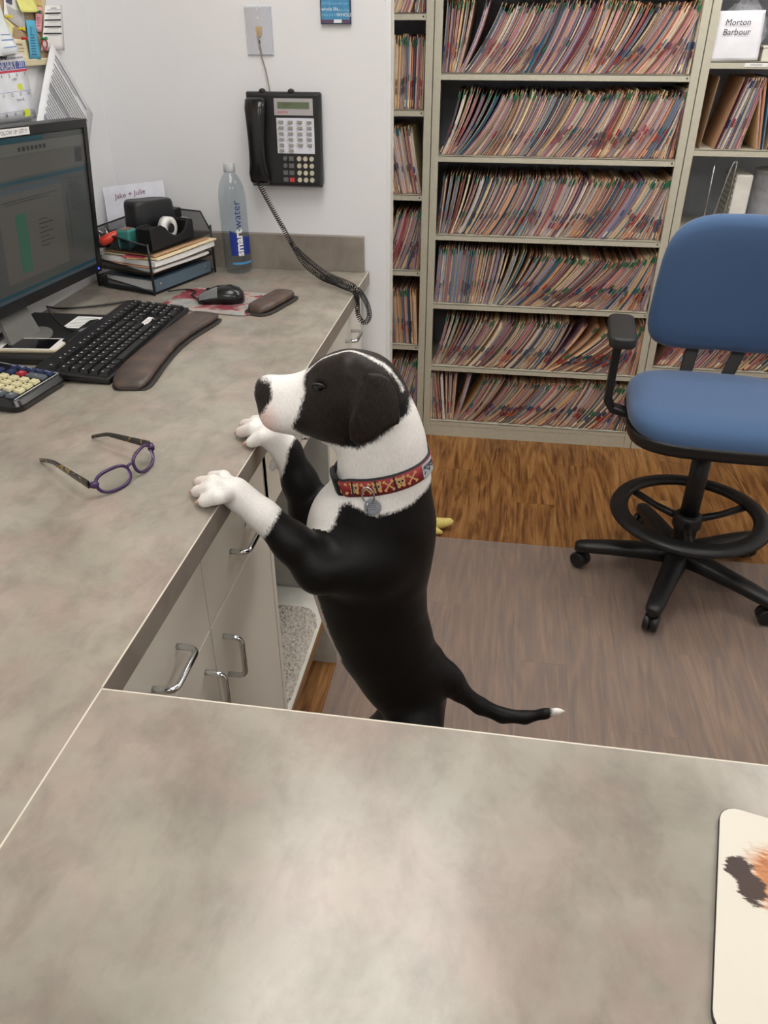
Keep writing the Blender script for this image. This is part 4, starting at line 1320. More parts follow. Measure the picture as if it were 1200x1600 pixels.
st = MB().box((-.026, -.007, 0), (.026, .007, .0004)).build('sticker', M_WHITE, kb); st.matrix_local = Matrix.Translation((NX+.028, Y0+2*ROW, kz(.05)+.0016)) @ KT
st2 = MB()
for k in range(3): st2.box((-.021, -.0045+.0035*k, .0004), (.020-.004*k, -.0035+.0035*k, .0005))
st2.build('print', M_PRINT, st)['kind'] = 'stuff'
M_CORD = mat('black_cord', (18, 18, 19), .45, var=0)
kc = MB().tube(spline([onz(215, 470, TOP+.012), onz(200, 471, TOP+.006), onz(150, 478, TOP+.005), onz(95, 482, TOP+.006), onz(60, 476, TOP+.006)], 8), .0024, 8).build('cable', M_CORD, None)
tag(kc, 'thin black cable curving over the counter behind the keyboard', 'cable')
kc2 = MB().tube(spline([onz(75, 480, TOP+.05), onz(85, 498, TOP+.03), onz(105, 514, TOP+.022), onz(130, 519, TOP+.0195)], 8), .0024, 8).build('cable', M_CORD, None)
tag(kc2, 'black cable arching from the monitor over the flat black box', 'cable')

# wrist rest: padded bar in brown leatherette
def pad(name, spine, widths, h, m_, z0):
    """low cushion along a spine: domed cross-sections"""
    rings = []
    n = len(spine)
    for i_ in range(n):
        p = Vector(spine[i_]); d = (Vector(spine[min(i_+1, n-1)])-Vector(spine[max(i_-1, 0)])).normalized(); s = Vector((d.y, -d.x, 0))
        w = widths[i_]; e = min(1.0, math.sin(math.pi*min(i_, n-1-i_)/(n-1)*2.2) if min(i_, n-1-i_)/(n-1) < .23 else 1.0)
        hh = h*(.35+.65*e)
        ring = []
        for a in np.linspace(0, 2*math.pi, 17)[:-1]:
            c, q = math.cos(a), math.sin(a)
            cc = math.copysign(abs(c)**.55, c); qq = math.copysign(abs(q)**.7, q)
            ring.append(p+s*(w/2*cc)+Vector((0, 0, z0+hh*.5+hh*.5*qq)))
        rings.append(ring)
    return MB().loft(rings, 0, True).build(name, m_, None)
def leather():
    t = NT('brown_leatherette')
    a = t.noise(t.coord(), 22, 4, .6, .3); b = t.noise(t.coord(), 500, 2)
    t.l(t.ramp(a, [(.35, lin((62, 54, 50))), (.55, lin((78, 66, 60))), (.72, lin((102, 80, 68)))]), t.b.inputs['Base Color'])
    t.b.inputs['Roughness'].default_value = .42; t.bump(b, .2, .0006)
    return t.m
M_LEA = leather()
wr0 = [(-.676, 1.278), (-.677, 1.284), (-.681, 1.299), (-.688, 1.33), (-.694, 1.38), (-.698, 1.45), (-.698, 1.51), (-.695, 1.57), (-.689, 1.625), (-.683, 1.67), (-.677, 1.70), (-.675, 1.712), (-.674, 1.718)]
ww = [.04, .056, .068, .074, .072, .066, .060, .062, .068, .072, .066, .054, .038]
wrest = thing('wrist_rest', 'brown padded wrist rest in front of the keyboard', 'wrist rest', (0, 0, 0))
o = pad('cushion', [(x-.002, y, 0) for x, y in wr0], ww, .019, M_LEA, TOP+.003); o.parent = wrest
o = pad('base', [(x, y, 0) for x, y in wr0], [w+.010 for w in ww], .0045, mat('dark_rubber', (40, 36, 34), .6), TOP+.0006); o.parent = wrest

# ------------------------------------------------------------------ mouse on its floral pad
def floral():
    t = NT('floral_print')
    a = t.noise(t.coord(), 16, 3, .55, .8); b = t.noise(t.coord((1, 1.6, 1), rot=(0, 0, .6)), 28, 4, .6, .6)
    c = t.ramp(a, [(.40, lin((150, 152, 150))), (.47, lin((176, 160, 150))), (.53, lin((142, 56, 70))), (.62, lin((120, 40, 52)))])
    c = t.mix(t.ramp(b, [(.55, (0, 0, 0, 1)), (.63, (.8, .8, .8, 1))]), c, lin((120, 130, 126)))
    t.l(c, t.b.inputs['Base Color']); t.b.inputs['Roughness'].default_value = .6
    return t.m
mp_ = thing('mouse_pad', 'floral print mouse pad with a dark gel wrist rest near the telephone wall', 'mouse pad', (-0.68, 1.845, TOP), (0, 0, 0))
MB().prism([(x*math.cos(R(-8))-y*math.sin(R(-8)), x*math.sin(R(-8))+y*math.cos(R(-8))) for x, y in rrect(-.140, -.095, .108, .085, .03)], .0006, .0035, sm=True).build('pad', floral(), mp_)
def gs(k): return [(.122+.022*u*k, -.012+.086*u*k, 0) for u in (-1, -.93, -.78, -.4, 0, .4, .78, .93, 1)]
g_ = pad('gel_rest', gs(.9), [.028, .044, .056, .060, .058, .060, .056, .044, .028], .020, M_LEA, .0036); g_.parent = mp_
g2 = pad('gel_base', gs(1.0), [.036, .056, .070, .076, .074, .076, .070, .056, .036], .005, mat('dark_rubber', (40, 36, 34), .6), .0006); g2.parent = mp_
ms = thing('mouse', 'black computer mouse with grey buttons on the floral pad', 'mouse', (-0.687, 1.838, TOP+.0038), (0, 0, R(102)))
def mring(y, w, h):
    out = []
    for a in np.linspace(0, math.pi, 13): out.append((w*math.copysign(abs(math.cos(a))**.8, math.cos(a)), y, .001+h*math.sin(a)**.75))
    return out
prof = [(-.056, .012, .010), (-.053, .022, .020), (-.044, .030, .031), (-.025, .0325, .038), (0, .031, .037), (.02, .030, .031), (.04, .029, .023), (.052, .025, .016), (.057, .015, .010)]
MB().loft([mring(*p)[::-1] for p in prof], 0, True).build('shell', M_BLACKG, ms)
gpr = [(.006, .0302, .0362), (.02, .0290, .0320), (.04, .0285, .0240), (.052, .0250, .0168)]
bt = MB()
for sgn in (-1, 1):
    A = []
    for y, w, h in gpr:
        A.append([(sgn*(w+.0015)*math.cos(a)**.8, y, .0018+h*math.sin(a)**.75) for a in np.linspace(R(20), R(85), 8)])
    for q in range(len(A)-1): bt.strip(A[q], A[q+1])
bt.build('buttons', mat('grey_plastic', (112, 114, 116), .4), ms, fix=True)['kind'] = 'stuff'
MB().cyl((-.003, .03, .0265), (.003, .03, .0265), .0075, n=14).build('wheel', M_BLACK, ms)
mc = MB().tube(spline([Vector((-.645, 1.880, TOP+.010)) if False else onz(312, 470, TOP+.010), onz(300, 460, TOP+.007), onz(306, 456, TOP+.006), onz(292, 452, TOP+.006), onz(262, 455, TOP+.005)], 8), .0019, 8).build('mouse_cable', M_CORD, None)
tag(mc, 'thin black mouse cable looping behind the mouse', 'cable')

# ------------------------------------------------------------------ calculator
ca = thing('calculator', 'black desktop calculator with cream number keys at the left edge', 'calculator', (-0.915, 1.232, TOP), (0, 0, R(84)))
# local: x to the right of the keys, y up the keypad towards its display
body_r = [rrect(-.072, -.098, .072, .105, .018), rrect(-.075, -.101, .075, .107, .020), rrect(-.068, -.092, .068, .100, .015)]
def tilt(y): return .022+.075*(y+.1)
MB().loft([[(x, y, .002) for x, y in body_r[0]], [(x, y, tilt(y)*.55) for x, y in body_r[1]], [(x, y, tilt(y)) for x, y in body_r[2]]], 0, False).build('body', M_BLACKG, ca, bevel=.002)
CT = Euler((math.atan(.075), 0, 0)).to_matrix().to_4x4()
CK = dict(cream=mat('key_cream', (206, 198, 158), .45), grey=mat('key_grey', (84, 90, 96), .45), navy=mat('key_navy', (34, 46, 84), .45), red=mat('key_red', (150, 30, 42), .45), green=mat('key_green', (96, 142, 118), .45))
def ckey(x, y, w, h, c, s=None):
    o = MB().frustum((-w/2, -h/2, 0), (w/2, h/2, .0055), .0016).build('key', CK[c], ca, bevel=.0008)
    o.matrix_local = Matrix.Translation((x, y, tilt(y)+.0002)) @ CT
    if s: text('legend', s, .007, M_INK if c == 'cream' else M_WHITE, o, Matrix.Translation((0, 0, .0057)))
W_, G_ = .0175, .0212
for c_, col_ in enumerate((('0', '1', '4', '7'), ('00', '2', '5', '8'), ('.', '3', '6', '9'))):
    for r_, s_ in enumerate(col_): ckey(-.032+c_*G_, -.074+r_*G_, W_, W_-.002, 'cream', s_)
ckey(.033, -.063, W_, .037, 'grey', '+'); ckey(.033, -.032, W_, W_-.002, 'red', 'C')
for r_, s_ in enumerate(('%', 'x', ':', 'MC')): ckey(-.0535, -.074+r_*G_, W_, W_-.002, 'grey', s_)
for r_, s_ in enumerate(('=', '-', '+', 'M', 'R')): ckey(.054, -.076+r_*.0185, W_-.003, .0125, 'navy', s_)
for c_, s_ in enumerate(('GT', 'M', 'x', '-')): ckey(-.032+c_*G_, .013, W_, .0125, 'navy', s_)
ckey(.033, -.010, W_, W_-.004, 'navy', ':'); ckey(-.010, .031, W_, .012, 'green', 'ON'); ckey(.012, .031, W_, .012, 'green', 'MU'); ckey(.034, .031, W_, .012, 'green', '%')
rim = MB(); sb_ = [(-.064, -.088), (.064, -.088), (.064, .045)]
rim.tube([(x, y, tilt(y)+.001) for x, y in sb_], .0008, 6); rim.build('silver_trim', mat('badge_silver', (206, 208, 210), .3, var=0), ca)
ds = MB().box((-.06, .050, 0), (.06, .092, .010)).build('display_housing', M_BLACKG, ca, bevel=.002); ds.matrix_local = Matrix.Translation((0, 0, tilt(.07)))
MB().box((-.054, .056, .0101), (.054, .086, .0104)).build('display', mat('lcd_grey', (120, 130, 118), .3), ds)
bd_ = MB().prism([(-.030, -.0065), (.026, -.009), (.032, -.006), (.034, 0), (.032, .006), (.026, .009), (-.030, .0065)], 0, .0008).build('nail_file', None if False else mat('yellow_blue_print', (206, 186, 120), .5, var=.5, vscale=60))
pA, pB = onz(22, 577, TOP), onz(70, 579, TOP)
bd_.location = ((pA.x+pB.x)/2, (pA.y+pB.y)/2, TOP+.0006); bd_.rotation_euler = (0, 0, math.atan2(pB.y-pA.y, pB.x-pA.x))
tag(bd_, 'small yellow and blue paddle lying between the calculator and the phone', 'nail file')

# ------------------------------------------------------------------ glasses
gA, gB = Vector((-.541, .889, 0)), Vector((-.505, 1.030, 0))
gl = thing('glasses', 'purple framed eyeglasses with open dark temples lying on the near counter', 'glasses', (0, 0, 0))
gx_ = (gB-gA).normalized(); gy_ = Vector((-gx_.y, gx_.x, 0))              # gy points to the temple side
gc = (gA+gB)/2+Vector((0, 0, TOP)); gw = (gB-gA).length
up_ = (Vector((0, 0, 1))*.93+gy_*.37).normalized()                        # lenses lean back
M_PUR = mat('purple_acetate', (58, 34, 76), .25, var=.1); M_PURL = mat('lilac_highlight', (150, 112, 172), .3)
M_TORT = NT('tortoise')
_f = M_TORT.noise(M_TORT.coord(), 90, 2, .5, .4)
M_TORT.l(M_TORT.ramp(_f, [(.45, lin((30, 27, 22))), (.60, lin((44, 38, 26))), (.68, lin((150, 120, 40)))]), M_TORT.b.inputs['Base Color']); M_TORT.b.inputs['Roughness'].default_value = .22
M_TORT = M_TORT.m
def lens_out(cx, sgn, k=1.0):
    pts = []
    for a in np.linspace(0, 2*math.pi, 29)[:-1]:
        c, q = math.cos(a), math.sin(a)
        x = .0280*k*math.copysign(abs(c)**.8, c); y = .0158*k*math.copysign(abs(q)**.8, q)
        wrap = .004*((cx+x)/.07)**2
        pts.append(gc+gx_*(cx+x)+up_*(.0185+y)+gy_*wrap*4)
    return pts
for sgn in (-1, 1):
    cx = sgn*.0345
    MB().tube(lens_out(cx, sgn), .0026, 8, closed=True).build('rim', M_PUR, gl)
    MB().tube(lens_out(cx, sgn, .93), .0011, 6, closed=True).build('rim_highlight', M_PURL, gl)  # lilac loop: highlights on the purple rim put in as colour
    lp_ = lens_out(cx, sgn, .95)
    MB().quad(lp_).build('lens', glassy('lens_glass', (248, 250, 250), .03, .97), gl)
    e0_ = gc+gx_*(sgn*.0615)+up_*.021+gy_*.010; e1_ = gc+gx_*(sgn*.0695)+up_*.024+gy_*.016
    MB().tube([e0_-up_*.001, (e0_+e1_)/2, e1_], [.0050, .0058, .0045], 8).build('end_piece', M_PUR, gl)
    tip = (Vector((-.696, .990, TOP+.004)) if sgn < 0 else Vector((-.654, 1.079, TOP+.004)))
    hg = e1_+gy_*.002
    ln_ = (tip-hg)
    pts = [hg, hg+ln_*.25+Vector((0, 0, .003)), hg+ln_*.6+Vector((0, 0, .0075)), hg+ln_*.72+Vector((0, 0, .008)), hg+ln_*.88+Vector((0, 0, .004)), tip+Vector((0, 0, 0))]
    tb_ = MB(); prev = []
    for i_, p in enumerate(spline(pts, 5)):
        hgt = .0062-.0035*min(1, i_/14) if i_ < 15 else .0030
        sd2 = ln_.cross(Vector((0, 0, 1))).normalized()*.0016
        prev.append([p-sd2-Vector((0, 0, hgt)), p+sd2-Vector((0, 0, hgt)), p+sd2+Vector((0, 0, hgt*.9)), p-sd2+Vector((0, 0, hgt*.9))])
    zmin = TOP+.0006
    prev = [[Vector((q.x, q.y, max(q.z, zmin))) for q in r] for r in prev]
    tb_.loft(prev, 0, True).build('temple', M_TORT, gl, fix=True)
MB().tube(spline([gc-gx_*.0085+up_*.024+gy_*.0005, gc-gx_*.004+up_*.0275-gy_*.002, gc+gx_*.004+up_*.0275-gy_*.002, gc+gx_*.0085+up_*.024+gy_*.0005], 5), .0023, 8).build('bridge', M_PUR, gl)

# ------------------------------------------------------------------ print mouse pad in the foreground
def catprint():
    t = NT('animal_print')
    tc = t.n('ShaderNodeTexCoord'); sp_ = t.n('ShaderNodeSeparateXYZ'); t.l(tc.outputs['Object'], sp_.inputs[0])
    X, Yv = sp_.outputs[0], sp_.outputs[1]
    n1 = t.noise(t.coord((1, 3, 1), rot=(0, 0, .5)), 60, 4, .7, .6)
    def blobm(cx, cy, rx, ry, amp, gain):
        dx = t.math('DIVIDE', t.math('SUBTRACT', X, cx), rx); dy = t.math('DIVIDE', t.math('SUBTRACT', Yv, cy), ry)
        r = t.math('SQRT', t.math('ADD', t.math('MULTIPLY', dx, dx), t.math('MULTIPLY', dy, dy)))
        e = t.math('SUBTRACT', 1.0, t.math('ADD', r, t.math('MULTIPLY', t.math('SUBTRACT', n1, .5), amp)))
        return t.math('MULTIPLY', e, gain, True)
    c = t.mix(t.noise(t.coord(), 10, 3), lin((204, 198, 182)), lin((216, 211, 199)))
    c = t.mix(blobm(.058, .137, .042, .042, .9, 3.0), c, t.ramp(n1, [(.35, lin((150, 88, 48))), (.6, lin((206, 142, 88)))]))
    c = t.mix(blobm(.075, .100, .04, .030, .8, 2.0), c, lin((226, 206, 166)))
    c = t.mix(blobm(.017, .136, .0120, .013, 1.3, 5.0), c, lin((48, 26, 18)))
    c = t.mix(blobm(.026, .122, .0115, .015, 1.3, 5.0), c, lin((54, 30, 20)))
    t.l(c, t.b.inputs['Base Color']); t.b.inputs['Roughness'].default_value = .45
    return t.m
fp = thing('mouse_pad', 'white mouse pad with an orange fur photo print at the right front edge', 'mouse pad', (.178, .293, TOP), (0, 0, R(-13)))
MB().prism(rrect(0, 0, .235, .197, .016), .0006, .0042, sm=True).build('rubber_base', mat('pad_rubber', (26, 24, 34), .6), fp)
MB().prism(rrect(.0006, .0006, .2344, .1964, .0156), .0042, .0046, sm=True).build('print', catprint(), fp)
# ------------------------------------------------------------------ wall telephone
WY = WALL_Y
tel = thing('wall_telephone', 'black wall mounted office telephone with keypad and coiled cord', 'telephone', (-0.588, WY, 1.353))
# local: x right, z up, y < 0 out of the wall
def tface(z): return -.036-.012*(.10-z)/.2
MB().loft([[(-.092, -.001, -.108), (.092, -.001, -.108), (.094, -.001, .108), (-.094, -.001, .108)], [(-.096, -.034, -.112), (.096, -.034, -.112), (.097, -.026, .110), (-.097, -.026, .110)], [(-.092, tface(-.108), -.106), (.092, tface(-.108), -.106), (.092, tface(.106), .106), (-.092, tface(.106), .106)]], 0, False).build('body', M_BLACK, tel, bevel=.004)
hs = []
for z, w, y, d in ((.098, .020, -.046, .010), (.094, .026, -.050, .016), (.075, .027, -.056, .018), (.045, .024, -.063, .014), (.0, .021, -.068, .012), (-.045, .022, -.066, .013), (-.075, .027, -.060, .018), (-.096, .027, -.054, .018), (-.104, .021, -.050, .011)):
    ring = []
    for a in np.linspace(0, 2*math.pi, 15)[:-1]:
        c, q = math.cos(a), math.sin(a)
        ring.append((-.066+w*math.copysign(abs(c)**.6, c), y+d*math.copysign(abs(q)**.7, q), z))
    hs.append(ring)
MB().loft(hs, 0, True).build('handset', M_BLACKG, tel, fix=True)
for xx in (-.055, .02): MB().ball((xx, -.022, .110), (.009, .010, .007), 12, 8).build('hook_knob', M_BLACK, tel)
TQM = {}
def tq(x0, z0, x1, z1, th, name, m_, parent=None, lift=0.0):
    zc = (z0+z1)/2
    M_ = Matrix.Translation(((x0+x1)/2, tface(zc)-lift, zc)) @ Euler((-math.atan(.06), 0, 0)).to_matrix().to_4x4()
    o = MB().box((-(x1-x0)/2, -th, -(z1-z0)/2), ((x1-x0)/2, .0005, (z1-z0)/2)).build(name, m_, tel)
    o.matrix_local = M_; TQM[o.name] = M_
    if parent is not None:
        o.parent = parent; o.matrix_local = TQM[parent.name].inverted() @ M_
    return o
bzl = tq(-.022, .058, .078, .096, .0015, 'display_bezel', mat('silver_plastic', (172, 168, 170), .4), None)
tq(-.013, .073, .069, .088, .0007, 'display', mat('lcd_green', (96, 108, 78), .25), bzl, .0016)
text('lettering', 'AVAYA', .0085, mat('red_print', (206, 70, 80), .6, var=0), bzl, frame((-.028, -.0022, -.0125), (1, 0, 0), (0, 0, 1)), shear=.1)
text('lettering', '10:42a 1/17\nEXT 11', .0048, M_INK, bzl, frame((-.026, -.0030, .0035), (1, 0, 0), (0, 0, 1)), align='LEFT')
cd = tq(-.018, -.030, .080, .052, .0008, 'key_card', mat('card_white', (216, 218, 228), .55), None)
M_KG = mat('tel_key_grey', (146, 146, 138), .45); M_KD = mat('tel_key_dark', (98, 98, 98), .45); M_KC = mat('tel_key_cream', (196, 190, 170), .4); M_KR = mat('tel_key_red', (190, 62, 70), .45)
dots = MB()
for r_ in range(6):
    for c_ in range(4):
        x, z = -.006+.0245*c_, .043-.0132*r_
        if r_ == 5 and c_ > 1: continue
        tq(x-.006, z-.003, x+.006, z+.003, .004, 'line_key', M_KG, None, .0008)
        for q in (-.002, .0045): dots.box((x-.0092, tface(z)-.0012, z+q-.0006), (x-.0080, tface(z)-.0009, z+q+.0006))
dots.build('indicator_marks', M_INK, tel)['kind'] = 'stuff'
for r_ in range(4):
    z = -.042-.0168*r_
    for c_ in range(3):
        x = .038+.0165*c_
        o = MB().cyl((0, 0, 0), (0, -.004, 0), .0062, .0055, 16).build('dial_key', M_KC, tel); o.matrix_local = Matrix.Translation((x, tface(z), z))
    for c_ in range(2):
        x = .001+.0165*c_
        if c_ == 0 and r_ < 2:
            o = MB().cyl((0, 0, 0), (0, -.004, 0), .0060, .0052, 16).build('round_key', M_KD, tel); o.matrix_local = Matrix.Translation((x, tface(z), z))
        else: tq(x-.0062, z-.0052, x+.0062, z+.0052, .0035, 'function_key', M_KR if (c_ == 1 and r_ == 3) else M_KD)
# coiled cord: handset -> droops over the counter end -> back to the telephone
cpath = spline([ony(394, 262, 2.125), ony(404, 285, 2.12), ony(418, 312, 2.11), ony(440, 352, 2.10), ony(462, 388, 2.10), onz(505, 425, TOP+.030), onz(540, 441, TOP+.018), onz(559, 452, TOP+.006),
                ony(573, 474, 2.00), ony(577, 494, 2.005), ony(570, 504, 2.01), ony(560, 494, 2.01), ony(558, 474, 2.00), onz(554, 456, TOP+.008), onz(530, 445, TOP+.014), onz(500, 432, TOP+.016), ony(474, 410, 2.07), ony(455, 378, 2.09)], 10)
def helix(path, turns_per_m, r, step=9):
    pts = [Vector(p) for p in path]; L = [0]
    for a, b in zip(pts, pts[1:]): L.append(L[-1]+(b-a).length)
    out = []; n = int(L[-1]*turns_per_m*step); j = 0
    nrm = Vector((0, -1, .3)).normalized()
    for k in range(n+1):
        s = L[-1]*k/n
        while j < len(L)-2 and L[j+1] < s: j += 1
        f = (s-L[j])/max(1e-9, L[j+1]-L[j]); p = pts[j].lerp(pts[j+1], f); d = (pts[j+1]-pts[j]).normalized()
        nn = (nrm-d*nrm.dot(d)).normalized(); bb = d.cross(nn); a = 2*math.pi*k/step
        out.append(p+nn*r*math.cos(a)+bb*r*math.sin(a))
    return out
hx = helix(cpath, 185, .0060)
cc = MB().tube(hx, .00125, 5).build('coiled_cord', M_CORD, tel); cc.matrix_parent_inverse = Matrix.Translation((-0.588, WY, 1.353)).inverted()
MB().tube(spline([(-.094, -.03, -.02), (-.100, -.03, -.05), (-.094, -.03, -.075)], 6), .0012, 6).build('cord_loop', M_CORD, tel)

# ------------------------------------------------------------------ wall jack plate with its line
jk = thing('wall_jack', 'chrome telephone jack plate on the wall above the telephone', 'wall plate', (-0.6455, WY, 1.592))
MB().frustum((-.0345, -.052, 0), (.0345, .052, .006), .003, 0, frame((0, 0, 0), (1, 0, 0), (0, 0, 1))).build('plate', mat('polished_steel', (206, 210, 220), .22, .65, var=.02, vscale=8), jk)
MB().box((-.006, -.010, -.010), (.008, -.005, .010)).build('socket', mat('almond_plastic', (186, 164, 120), .5), jk)
for zz in (.047, .028, -.022, -.040): MB().cyl((.0005, -.005, zz), (.0005, -.0075, zz), .0036, n=12).build('screw', M_CHROME, jk)
ln_ = MB().tube(spline([(.001, -.010, 0), (-.001, -.014, -.012), (.002, -.010, -.045), (.012, -.008, -.085), (.021, -.014, -.132)], 6), .0017, 6)
ln_.build('line_cord', mat('grey_cord', (150, 142, 132), .5), jk)

# ------------------------------------------------------------------ small blue wall sign
sg = thing('wall_sign', 'small blue wall plaque with white lettering at the top of the telephone wall', 'sign', (-0.451, WY, 1.675))
MB().box((-.037, -.010, -.068), (.037, -.0005, .068)).build('board', mat('sign_edge', (38, 34, 66), .5), sg, bevel=.001)
fcs = MB().box((-.0345, -.0108, -.066), (.0345, -.0101, .066)).build('face', mat('sign_blue', (70, 142, 186), .5, var=.08), sg)
M_SW = mat('sign_white', (228, 236, 240), .6, var=0); M_SB = mat('sign_pale', (140, 196, 220), .6, var=0)
for s_, sz, x, z, m_ in (('DOGS are not our', .0082, 0, -.026, M_SB), ('whole life,', .0105, -.012, -.0375, M_SW), ('but they', .0075, .022, -.0395, M_SB), ('make our lives', .0075, -.012, -.0490, M_SB), ('WHOLE', .0105, .0215, -.0495, M_SW)):
    text('lettering', s_, sz, m_, fcs, frame((x, -.0112, z), (1, 0, 0), (0, 0, 1)))
MB().box((-.0345, -.0111, -.0655), (.0345, -.0108, -.059)).build('border', mat('sign_plum', (98, 70, 98), .6), fcs)
MB().box((-.004, -.0113, -.0655), (.015, -.0110, -.0585)).build('paw_card', M_SW, fcs)
MB().box((-.016, -.0111, -.018), (.016, -.0108, .045)).build('picture', mat('sign_cream', (222, 216, 186), .6), fcs)

# ------------------------------------------------------------------ bulletin board and papers on the left wall (x = LEFT_X)
BX = LEFT_X
bb = thing('bulletin_board', 'cork bulletin board in a cream frame on the left wall', 'board', (BX, 1.55, 1.9))
def yz(o, y0, z0, y1, z1, x0, x1, name, m_, parent): return MB().box((x0, y0, z0), (x1, y1, z1)).build(name, m_, parent)
LB = lambda y, z: (y-1.55, z-1.9)
MB().box((.001, .86-1.55, 1.534-1.9), (.010, 1.955-1.55, 2.25-1.9)).build('cork', mat('cork', (176, 152, 122), .85, var=.2, vscale=220), bb)
for a in ((.85, 1.527, 1.965, 1.541), (.85, 2.245, 1.965, 2.26), (.85, 1.541, .865, 2.245), (1.951, 1.541, 1.965, 2.245)):
    MB().box((.001, a[0]-1.55, a[1]-1.9), (.016, a[2]-1.55, a[3]-1.9)).build('frame', mat('cream_wood', (206, 196, 160), .5), bb, bevel=.002)
def sheet_pt(pts, c, curl, u, v):
    p = pts[0].lerp(pts[1], u).lerp(pts[3].lerp(pts[2], u), v)-c
    p.x += curl*v*v*.03+.0012*math.sin(5*u+3*v)
    return p
CURL = {}
def note(name, label, cat, quad, m_, lift, group='papers pinned to the bulletin board', curl=.0):
    """a sheet on the wall: quad of photo points, top-left first, clockwise"""
    pts = [onx(x, y, BX+lift) for x, y in quad]
    c = sum(pts, Vector())/4
    n, rows = 6, []
    for j in range(n+1):
        r = []
        for i_ in range(n+1):
            u, v = i_/n, j/n
            r.append(sheet_pt(pts, c, curl, u, v))
        rows.append(r)
    mb_ = MB()
    for a, b in zip(rows, rows[1:]): mb_.strip(a, b)
    o = mb_.build(name, m_, None, fix=True)
    so = o.modifiers.new('solid', 'SOLIDIFY'); so.thickness = .0005
    o.location = c
    tag(o, label, cat, group); CURL[o.name] = curl
    o_x = (pts[1]-pts[0]).normalized(); o_y = (pts[0]-pts[3]).normalized()
    return o, o_x, o_y, pts, c
def rule(o, pts, c, rects, m_, name='print', lift=.0016):
    """printed bars on a sheet, given in its own 0..1 frame (u right, v down)"""
    mb_ = MB(); L_ = Vector((lift*.5, 0, 0))
    for u0, v0, u1, v1 in rects:
        nn_ = max(1, int((u1-u0)*8)); us = [u0+(u1-u0)*k/nn_ for k in range(nn_+1)]; vn = max(1, int((v1-v0)*8))
        for j in range(vn):
            va_, vb_ = v0+(v1-v0)*j/vn, v0+(v1-v0)*(j+1)/vn
            mb_.strip([sheet_pt(pts, c, CURL[o.name], u, vb_)+L_ for u in us], [sheet_pt(pts, c, CURL[o.name], u, va_)+L_ for u in us])
    r_ = mb_.build(name, m_, o); r_['kind'] = 'stuff'; return r_
Y_NOTE = mat('yellow_note', (222, 220, 128), .7); C_NOTE = mat('cream_note', (228, 216, 178), .7)
w1, ox, oy, pts, c = note('paper_sheet', 'white printed sheet with a small photo pinned at the top of the board', 'paper', [(5, -12), (34, -8), (40, 50), (6, 24)], M_WHITE, .0125)
rule(w1, pts, c, [(.08, .02, .42, .40)], mat('photo_slate', (70, 76, 104), .5)); rule(w1, pts, c, [(.1+.02*k, .52+.055*k, .95, .535+.055*k) for k in range(8)], M_PRINT)
y1_, *_ = note('sticky_note', 'yellow sticky note at the top edge of the bulletin board', 'note', [(23, -10), (53, -10), (56, 19), (28, 19)], Y_NOTE, .0145, curl=.3)
note('paper_slip', 'tan paper slip behind the yellow sticky note', 'paper', [(50, -12), (73, -12), (70, 11), (52, 9)], mat('tan_note', (214, 182, 112), .7), .0135)
p1_, ox, oy, pts, c = note('sticky_note', 'pink sticky note under the green pin', 'note', [(54, 10), (68, 11), (64, 50), (57, 50)], mat('pink_note', (232, 168, 174), .7), .0140)
rule(p1_, pts, c, [(.15, .42+.1*k, .75, .46+.1*k) for k in range(4)], mat('pink_ink', (190, 120, 140), .7))
note('sticky_note', 'pale yellow folded note left of the blue bookmark', 'note', [(5, 26), (24, 42), (14, 56), (2, 52)], mat('pale_yellow_note', (226, 222, 160), .7), .0118, curl=.2)
b1, ox, oy, pts, c = note('card', 'bright blue printed bookmark card pinned low on the board', 'card', [(40, 31), (56, 32), (63, 93), (47, 93)], mat('blue_card', (84, 172, 204), .6), .0150)
rule(b1, pts, c, [(.30, .33-.16*k/4, .38+.06*k/4, .36-.16*k/4) for k in range(5)]+[(.22, .36+.07*k, .72, .385+.07*k) for k in range(8)], mat('navy_ink', (44, 84, 120), .6))
k1, ox, oy, pts, c = note('card', 'cream business card with a red pin', 'card', [(18, 60), (40, 62), (46, 94), (24, 94)], C_NOTE, .0120)
rule(k1, pts, c, [(.1, .22, .7, .30), (.1, .42, .8, .46), (.1, .56, .75, .60)], mat('tan_ink', (150, 130, 104), .7))
l1, ox, oy, pts, c = note('paper_sheet', 'white letter sheet hanging at the left edge over the board', 'paper', [(-16, -4), (0, 4), (21, 82), (-10, 88)], mat('cool_paper', (222, 228, 230), .7), .0155, curl=.5)
rule(l1, pts, c, [(.35, .62, .9, .64), (.3, .72, .95, .745), (.3, .86, .95, .88)], mat('blue_ink', (120, 140, 190), .7))
s1, ox, oy, pts, c = note('paper_strip', 'white paper strip with four black printed bands beside the board', 'paper', [(70, 9), (97, 8), (100, 79), (64, 79)], M_WHITE, .0175)
rule(s1, pts, c, [(.02, .155+.15*k, .90, .190+.15*k) for k in range(4)], M_INK); rule(s1, pts, c, [(.30, .05, .65, .065), (.1, .09, .9, .097)]+[(.25, .21+.15*k, .8, .216+.15*k) for k in range(4)], M_PRINT)
